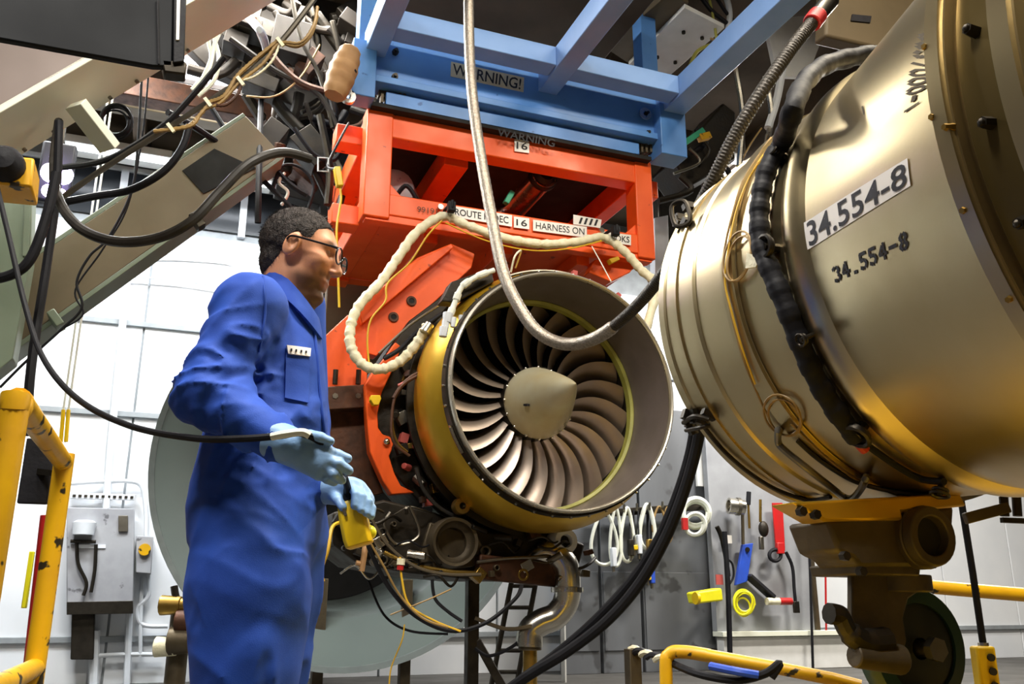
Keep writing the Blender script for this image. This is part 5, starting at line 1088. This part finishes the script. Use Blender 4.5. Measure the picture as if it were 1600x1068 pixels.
p = at(738, 905, 5.6); MB().span((p.x-.035, p.y-.035, 0), (p.x+.035, p.y+.035, p.z)).build('upright', 'steel_dark', ps, .004); MB().bar(at(745, 1000, 5.6), at(795, 1090, 5.6), .05, .05).build('brace', 'steel_dark', ps, .004)
# ================================================================== RIGHT BACK: CABINETS, TOOL BOARD
YC = 9.9
pan = [((878, 660), (936, 1100), 'darkest'), ((938, 640), (1000, 1100), ''), ((1002, 620), (1112, 1100), '')]
labs = ['narrow dark grey tall panel behind the elbow duct', 'dark grey tall panel hung with looped white cables', 'wide dark grey tall panel right of the power cables']
for k, (a, b, _) in enumerate(pan):
    p = onY(a[0], 880, YC); q = onY(b[0], 880, YC); zt = onY(1050, 640, YC).z
    o = thing('tall_panel', labs[k], 'panel', ((p.x+q.x)/2, YC, 0)); MB().span((p.x+.01, YC, 0), (q.x-.01, YC+.12, zt)).build('sheet', 'grey_panel', o, .006)
    MB().span((p.x+.03, YC-.015, .25), (q.x-.03, YC, 1.15)).build('kick_sheet', 'grey_panel', o, .004)
tb = thing('tool_board', 'light grey tool board on the right back wall', 'board', onY(1195, 985, YC-.2))
p = onY(1114, 880, YC-.2); q = onY(1268, 880, YC-.2); z_lo = onY(1190, 985, YC-.2).z; z_hi = onY(1190, 640, YC-.2).z
MB().span((p.x, YC-.2, z_lo), (q.x, YC-.1, z_hi)).build('backboard', 'board_grey', tb, .008)
MB().span((q.x-.04, YC-.24, z_lo), (q.x+.02, YC-.1, z_hi)).build('dark_edge', 'caster_brown', tb, .004)
MB().span((p.x, YC-.32, z_lo-.06), (q.x+.6, YC-.1, z_lo)).build('ledge', 'strut_pale', tb, .004)
lb = tag(MB().span((p.x+.05, YC-.25, 0), (q.x+.5, YC-.1, z_lo-.07)).build('white_cupboard', 'white_paint', None, .01), 'plain white cupboard front under the tool board', 'cupboard')
YT = YC-.26
def T(px, py, off=0): return onY(px, py, YT-off)
rail = thing('cable_rail', 'dark hanging rail for cables on the grey panels', 'rail', onY(1030, 795, YC-.1)); MB().bar(onY(925, 803, YC-.12), onY(1112, 790, YC-.12), .06, .09).build('bar', 'steel_dark', rail, .004)
for k in range(9): x = 935+k*20; MB().tube(cat([onY(x, 802-k*1.4, YC-.15), onY(x, 800-k*1.4, YC-.25), onY(x, 790-k*1.4, YC-.27)], 4), .015, 6).build('peg', 'steel_dull', rail)
loops = [(944, 840, 16, 42, 'cable_white', .022, 'white looped cable nearest the engine rim'), (962, 838, 7, 46, 'cable_white', .020, 'narrow white cable loop second from the engine rim'), (980, 835, 8, 42, 'strut_pale', .022, 'pale grey cable loop left of the tall white loop'), (1011, 822, 9, 34, 'cable_white', .028, 'tall white cable loop in the middle of the rail'), (1030, 815, 8, 24, 'wire_tan', .014, 'small tan cord loop right of the tall white loop'), (1043, 820, 6, 28, 'wire_tan', .012, 'thin tan cord loop beside the power cables')]
for cx, cy, rx, ry, m, r, lab in loops:
    pts = [onY(cx+rx*math.sin(2*math.pi*k/14)*(1.2-.5*math.cos(2*math.pi*k/14)), cy-ry*math.cos(2*math.pi*k/14), YC-.22) for k in range(14)]
    tag(MB().tube(cat(pts, 3, True), r, 8, True).build('cable_loop', m), lab, 'cable', 'cables hanging on the rail')
coil('cable_coil', 'large white cable coil hung right of the power cables', 'cable', 1090, 802, 22, 11.1, 'cable_white', .032, 3, .95)
coil('cable_coil', 'lower white cable coil with a red tag', 'cable', 1086, 818, 16, 10.95, 'cable_white', .026, 2, .9)
tag(MB().box(at(1070, 818, 10.9), (.07, .04, .14)).build('red_tag', 'red'), 'small red tag beside the white cable coils', 'tag')
for px, py, h, m, nm, lab in ((958, 870, 30, 'pipe_white', 'white_hanger', 'white plastic hanger plate among the looped cables'), (985, 855, 26, 'grime', 'black_plug', 'black cable plugs hanging under the loops'), (998, 850, 30, 'pipe_white', 'white_plug', 'white cable plug hanging beside the tall loop'), (1014, 855, 26, 'brass', 'tan_plug', 'tan plug hanging under the tall white loop'), (991, 855, 8, 'yellow_plain', 'yellow_plug', 'small yellow plug on the looped cables'), (1018, 900, 22, 'blue_tool', 'blue_plug', 'blue plug hanging low on the grey panel'), (1012, 903, 6, 'yellow_plain', 'yellow_plug', 'tiny yellow plug beside the blue plug')):
    t = thing(nm, lab, 'plug', onY(px, py, YC-.26)); MB().bar(onY(px, py-h/2, YC-.26), onY(px+1, py+h/2, YC-.26), .07, .06).build('body', m, t, .01); MB().cyl(onY(px, py+h/2-1, YC-.26), onY(px+1, py+h/2+8, YC-.26), .018, n=8).build('tip', 'steel_dull', t); MB().tube([onY(px, py-h/2, YC-.26), onY(px-1, 797, YC-.16)], .010, 6).build('lead', 'rubber', t)
# tools on the board, each a thing
t = thing('hose_clamp', 'shiny ring clamp at the top left of the tool board', 'clamp', T(1150, 795)); MB().lathe([(-.10, .075), (-.10, .10), (.10, .10), (.10, .075)], T(1150, 791, .12), (1, -.25, -.1), 24, True).build('ring', 'steel_bright', t); MB().lathe([(-.02, .098), (-.02, .112), (.02, .112), (.02, .098)], T(1153, 791, .12), (1, -.25, -.1), 24, True).build('band', 'steel_dull', t); MB().bar(T(1160, 795, .1), T(1161, 850, .1), .03, .03).build('handle', 'caster_brown', t)
t = thing('blue_bracket', 'long blue bracket tool hung on the tool board', 'tool', T(1160, 905)); MB().prism([T(1161, 850, .06), T(1177, 848, .06), T(1168, 908, .06), T(1150, 914, .06)], (0, .05, 0)).build('blade', 'blue_tool', t, .006); MB().cyl(T(1168, 858, .08), T(1168, 858, .0), .03, n=12).build('eye', 'steel_dark', t)
t = thing('black_pry_bar', 'flat black tool slanting from the blue bracket', 'tool', T(1195, 930)); MB().bar(T(1168, 898, .05), T(1206, 932, .05), .04, .16, (0, -1, 0)).build('bar', 'ink', t, .006); MB().bar(T(1196, 920, .07), T(1206, 940, .07), .03, .06).build('grip', 'rubber', t, .006)
t = thing('yellow_torch', 'bright yellow boxy torch sticking out of the board', 'torch', T(1110, 935)); MB().prism([T(1086, 925, .5), T(1128, 918, .5), T(1131, 938, .5), T(1090, 943, .5)], (0, .2, 0)).build('body', 'yellow_bright', t, .02); MB().cyl(T(1090, 934, .52), T(1086, 934, .52), .07, n=16).build('bezel', 'yellow_plain', t); MB().bar(T(1122, 930, .4), T(1124, 932, -.03), .05, .05).build('bracket', 'steel_dark', t)
coil('yellow_lead_coil', 'fluorescent yellow lead coiled on the tool board ledge', 'cable', 1160, 946, 18, 11.35, 'yellow_bright', .012, 6, .8, None, .4)
t = thing('red_strap', 'broad red strap with buckle hanging on the board', 'strap', T(1216, 860)); MB().prism([T(1207, 785, .05), T(1223, 785, .05), T(1227, 860, .05), T(1213, 860, .05)], (0, .02, 0)).build('webbing', 'red', t, .003); MB().box(T(1219, 856, .09), (.10, .05, .14)).build('buckle', 'red', t, .01)
tag(MB().tube([T(1211+9*math.cos(k*math.pi/8), 867+9*math.sin(k*math.pi/8), .08) for k in range(16)], .024, 8, True).build('black_ring', 'rubber'), 'black rubber ring below the red strap', 'ring')
t = thing('black_strap', 'long black strap hanging beside the red strap', 'strap', T(1243, 955)); MB().tube(cat([T(x, y, .06) for x, y in ((1228, 862), (1238, 885), (1241, 920), (1244, 950))], 5), .022, 6).build('webbing', 'rubber', t); MB().box(T(1244, 948, .06), (.08, .04, .14)).build('hook', 'steel_dark', t, .006)
t = thing('red_handle_tool', 'tool with white and red handle lying above the ledge', 'tool', T(1215, 940)); MB().cyl(T(1198, 939, .1), T(1217, 939, .1), .045, n=12).build('white_grip', 'harness_cream', t); MB().cyl(T(1217, 939, .1), T(1236, 939, .1), .045, n=12).build('red_grip', 'red', t)
t = thing('hand_drill', 'dark hand tool hanging in the middle of the board', 'tool', T(1190, 835)); MB().ball(T(1193, 826, .08), (.07, .05, .10), 12, 8).build('head', 'grime', t); MB().cyl(T(1188, 780, .08), T(1188, 815, .08), .018, n=8).build('shank', 'brass', t); MB().bar(T(1189, 838, .08), T(1190, 858, .08), .05, .05).build('grip', 'steel_dull', t, .006)
t = thing('screwdriver', 'slim tool with dark handle left of the hand tool', 'tool', T(1170, 830)); MB().cyl(T(1169, 785, .06), T(1171, 825, .06), .015, n=8).build('shaft', 'brass', t); MB().cyl(T(1170, 768, .06), T(1169, 788, .06), .03, n=8).build('handle', 'rubber', t)
t = thing('small_pliers', 'small dark pliers at the left of the tool board', 'pliers', T(1128, 840)); MB().tube(cat([T(x, y, .06) for x, y in ((1120, 822), (1127, 838), (1134, 870), (1138, 900))], 5), .03, 8).build('jaw', 'steel_dark', t); MB().tube(cat([T(x, y, .06) for x, y in ((1134, 872), (1144, 880), (1146, 900), (1138, 915))], 5), .014, 8).build('handle', 'rubber', t)
tag(MB().box(T(1138, 842, .01), (.10, .012, .10)).build('paper_note', 'label_white'), 'small blank white note stuck on the tool board', 'note')
tag(MB().box(T(1124, 905, .01), (.10, .012, .12)).build('paper_note', 'red_faded'), 'small note with red top near the yellow torch', 'note')
C_('black_pole', 'thin black pole standing in front of the tool board', 'pole', [T(1132, 830, .3), T(1138, 930, .3), T(1142, 1090, .3)], .032, 'rubber', 8)
C_('black_cable', 'dark cable hanging from the right edge of the board', 'cable', [T(1262, 800, .1), T(1266, 900, .1), T(1271, 1070, .1)], .018, 'rubber', 6)
rs = thing('red_sign', 'faded red square sign right of the tool board', 'sign', onY(1278, 870, YW-.05)); yprism('plate', [(1259, 826), (1296, 828), (1297, 871), (1260, 869)], YW-.06, .03, 'red_faded', rs, .003)
MB().lathe([(0, .04), (-.01, .04), (-.01, .06), (0, .06)], onY(1277, 849, YW-.062), (0, 1, 0), 16, True).build('ring_mark', 'brown_rust', rs)
tag(MB().lathe([(0, 0), (-.03, .03), (-.02, .08), (0, .09)], onY(1254, 815, YC-.1), (0, 1, 0), 16).build('round_stop_button', 'red_faded'), 'round red button at the top of the board edge', 'button')
C_('red_pull_line', 'thin red line hanging down from the red sign', 'line', [onY(1290, 800, YC-.3), onY(1290, 900, YC-.3), onY(1291, 985, YC-.3)], .014, 'red', 6)
tag(MB().span(onY(880, 860, 9.0), onY(886, 1100, 9.0)+Vector((0, .1, 0))).build('white_upright', 'white_paint'), 'white upright strip behind the drain mast', 'post')
tag(MB().box(onY(1105, 730, YC-.05), (.35, .04, .5)).build('white_notice', 'white_paint', None, .003), 'blank white notice board high beside the duct rim', 'notice')
# yellow rails and pendant at right
C_('yellow_rail', 'level yellow rail behind the caster at the right edge', 'rail', [at(1440, 915, 4.6), at(1520, 922, 4.6), at(1640, 932, 4.6)], .034, 'yellow_paint', 12)
rr_ = thing('corner_railing', 'low yellow pipe railing at the bottom right', 'railing', Vector((at(1045, 1068, 4.0).x, at(1045, 1068, 4.0).y, 0)))
pA = at(1040, 1040, 4.0); MB().tube(cat([Vector((pA.x, pA.y, 0)), pA-Vector((0, 0, .04)), at(1046, 1022, 4.0), at(1070, 1018, 3.98), at(1110, 1024, 3.95)], 6), .028, 12).build('bent_post', 'yellow_paint', rr_)
MB().tube([at(1105, 1023, 3.95), at(1200, 1040, 3.85), at(1300, 1060, 3.75), at(1345, 1072, 3.72)], .026, 12).build('top_rail', 'yellow_paint', rr_)
q = at(1335, 1070, 3.72); MB().cyl((q.x, q.y, 0), q, .026, n=12).build('post', 'yellow_paint', rr_)
tp = thing('striped_barrier_rope', 'black and white twisted barrier rope beside the low railing', 'rope', at(1010, 1020, 4.3))
c = cat(W([(985, 1013, 4.4), (1010, 1022, 4.3), (1042, 1032, 4.1)]), 10)
for s in (0, 1):
    pts = [p+Vector((0, 0, .012*math.cos(k*.9+s*math.pi)))+rt*.012*math.sin(k*.9+s*math.pi) for k, p in enumerate(c)]; MB().tube(pts, .013, 6).build('strand', ['ink', 'harness_cream'][s], tp)
pz = at(988, 1013, 4.4); MB().span((pz.x-.03, pz.y-.03, 0), (pz.x+.03, pz.y+.03, pz.z)).build('rope_post', 'caster_brown', tp, .004)
C_('floor_cable', 'black cables slung over the low yellow railing', 'cable', W([(1042, 1032, 4.05), (1090, 1052, 3.85), (1150, 1062, 3.75), (1195, 1052, 3.7), (1218, 1036, 3.7), (1205, 1058, 3.7)]), .016, 'rubber', 8)
C_('floor_cable', 'blue grey cable lying beside the black slung cables', 'cable', W([(1110, 1040, 3.8), (1150, 1048, 3.72), (1185, 1054, 3.7)]), .016, 'blue_tool', 8)
hp2 = thing('hanging_pendant', 'yellow crane pendant hanging on a black cable at bottom right', 'controller', at(1540, 1068, 3.6))
t0, t1 = at(1500, 770, 3.6), at(1537, 1012, 3.6); MB().tube([t0, at(1520, 895, 3.6), t1], .013, 8).build('cable', 'rubber', hp2); MB().cyl(t1-Vector((0, 0, .03)), t1+Vector((0, 0, .02)), .02, n=10).build('cable_gland', 'steel_bright', hp2)
b_ = at(1540, 1052, 3.6); MB().box(b_, (.075, .06, .20), Matrix.Rotation(-YAW, 3, 'Z')).build('housing', 'yellow_plain', hp2, .01)
for k in range(3): MB().cyl(b_+fh*-.03+Vector((0, 0, .06-.05*k))+rt*.012, b_+fh*-.04+Vector((0, 0, .06-.05*k))+rt*.012, .014, n=10).build('button', 'ink', hp2)
dc = thing('black_clamp', 'black clamp arm under the duct at the right edge', 'clamp', at(1570, 800, 2.9)); MB().bar(at(1508, 810, 2.9), at(1575, 792, 2.9), .03, .035).build('arm', 'caster_brown', dc, .004)
for x in (1568, 1588): MB().cyl(at(x, 776, 2.9), at(x+2, 806, 2.9), .014, n=8).build('screw', 'steel_dark', dc)
MB().bar(at(1565, 812, 2.9), at(1610, 814, 2.9), .02, .016).build('bar', 'steel_dark', dc)
# ================================================================== UPPER RIGHT: BEAMS, PIPES, HOSES
bm_ = thing('roof_beam_box', 'taupe box beam with a white bolted plate above the blue carriage', 'beam', onY(1030, 80, 6.2))
pA = onY(985, 100, 6.0); zb_ = pA.z; P = [onZ(x, y, zb_) for x, y in ((982, 102), (1042, 122), (1132, 44), (1070, 12))]
MB().prism(P, (0, 0, .04)).build('bolted_plate', 'white_paint', bm_, .004)
for x, y in ((1068, 49), (1097, 58), (1027, 88), (1055, 96)): p = onZ(x, y, zb_); MB().cyl(p, p-Vector((0, 0, .02)), .016, n=8).build('bolt', 'steel_dark', bm_)
a_, b_, c_, d_ = [onZ(x, y, zb_+.04) for x, y in ((982, 100), (1072, 10), (1085, -60), (940, 30))]; MB().prism([onZ(982, 99, zb_+.045), onZ(1076, 5, zb_+.045), onZ(1045, -10, zb_+.045), onZ(945, 75, zb_+.045)], (0, 0, .5)).build('box_web', 'strut_tan', bm_, .006)
rc = random.Random(5)
for k, (ps, r, m, lab) in enumerate([([(1085, -20), (1110, 15), (1140, 40), (1160, 60)], .022, 'rubber', 'black hose over the white bolted plate'), ([(1110, -20), (1135, 20), (1165, 50)], .018, 'rubber', 'second black hose right of the bolted plate'),
        ([(1130, -20), (1140, 20), (1135, 60)], .03, 'pipe_white', 'white pipe above the bolted plate'), ([(1145, 60), (1150, 110), (1160, 180), (1155, 260)], .03, 'steel_bright', 'bright steel pipe beside the ribbed hose'), ([(1195, 120), (1205, 180), (1195, 240), (1190, 300)], .03, 'steel_bright', 'steel pipe standing behind the duct rim'), ([(1225, 90), (1215, 150), (1200, 200)], .04, 'pipe_white', 'pale pipe between ribbed hose and duct'),
        ([(1075, 110), (1090, 80), (1120, 70), (1140, 90)], .018, 'seal_green', 'olive hose curled under the bolted plate'), ([(1060, 120), (1085, 130), (1100, 110), (1120, 70), (1100, -40)], .014, 'seal_green', 'olive hose end below the bolted plate'), ([(1190, 200), (1170, 230), (1150, 270), (1130, 320)], .008, 'wire_tan', 'tan wire falling beside the duct rim'), ([(1110, 60), (1125, 70), (1120, 95), (1105, 100)], .012, 'wire_tan', 'tan wire knot near the right blue beam')]):
    C_('overhead_pipe', lab, 'pipe', [onY(x, y, 5.3) for x, y in ps], r*.83, m, 8)
ob = tag(yprism('overhead_box', [(1292, -30), (1480, -30), (1440, 30), (1385, 78), (1290, 55)], 4.0, .12, 'strut_tan', None, .02), 'taupe equipment box above the top of the duct', 'box')
yprism('dark_slot', [(1332, 22), (1362, 25), (1360, 35), (1330, 32)], 3.99, .02, 'ink', ob, 0)
wbd = tag(yprism('white_board', [(1196, 30), (1300, 20), (1262, 120), (1215, 118)], 5.5, .05, 'white_paint', None, .004), 'bright white panel seen beyond the ribbed hose', 'panel')
db = thing('dark_gear_case', 'dark gear case with green strip right of the orange frame', 'case', onY(1100, 220, 6.2)); yprism('case', [(1052, 250), (1130, 160), (1150, 175), (1150, 250), (1080, 290)], 6.2, .4, 'grime', db, .02)
MB().bar(onY(1045, 240, 5.9), onY(1098, 204, 5.9), .05, .05).build('green_strip', 'green_tag', db, .004); MB().bar(onY(1092, 216, 5.9), onY(1108, 212, 5.9), .06, .06).build('yellow_pad', 'yellow_paint', db, .004)
yprism('back_case', [(1030, 270), (1060, 250), (1120, 290), (1110, 420), (1030, 380)], 7.0, .3, 'steel_dark', db, .02)
for k in range(10):
    p = onY(1050+rc.random()*90, 170+rc.random()*170, 6.0+rc.random()*.2); MB().tube(cat([p, p+Vector((.1, 0, -.12)), p+Vector((rc.uniform(-.2, .2), .05, -.25))], 5), .012+.02*rc.random(), 8).build('machine_hose', rc.choice(['rubber', 'grime', 'steel_dull', 'steel_dark']), db)
yprism('pale_panel', [(1023, 340), (1044, 336), (1046, 430), (1024, 440)], 6.9, .1, 'pipe_white', db, .004)
tag(MB().span((.6, 7.3, 5.0), (5.2, 7.5, 5.68)).build('crane_girder', 'ceiling_dark', None, .02), 'dark crane girder across the roof behind the blue carriage', 'girder')
tag(MB().span((1.3, 3.2, 5.15), (3.1, 7.2, 5.25)).build('service_deck', 'ceiling_dark', None, .01), 'dark service deck above the blue carriage', 'deck')
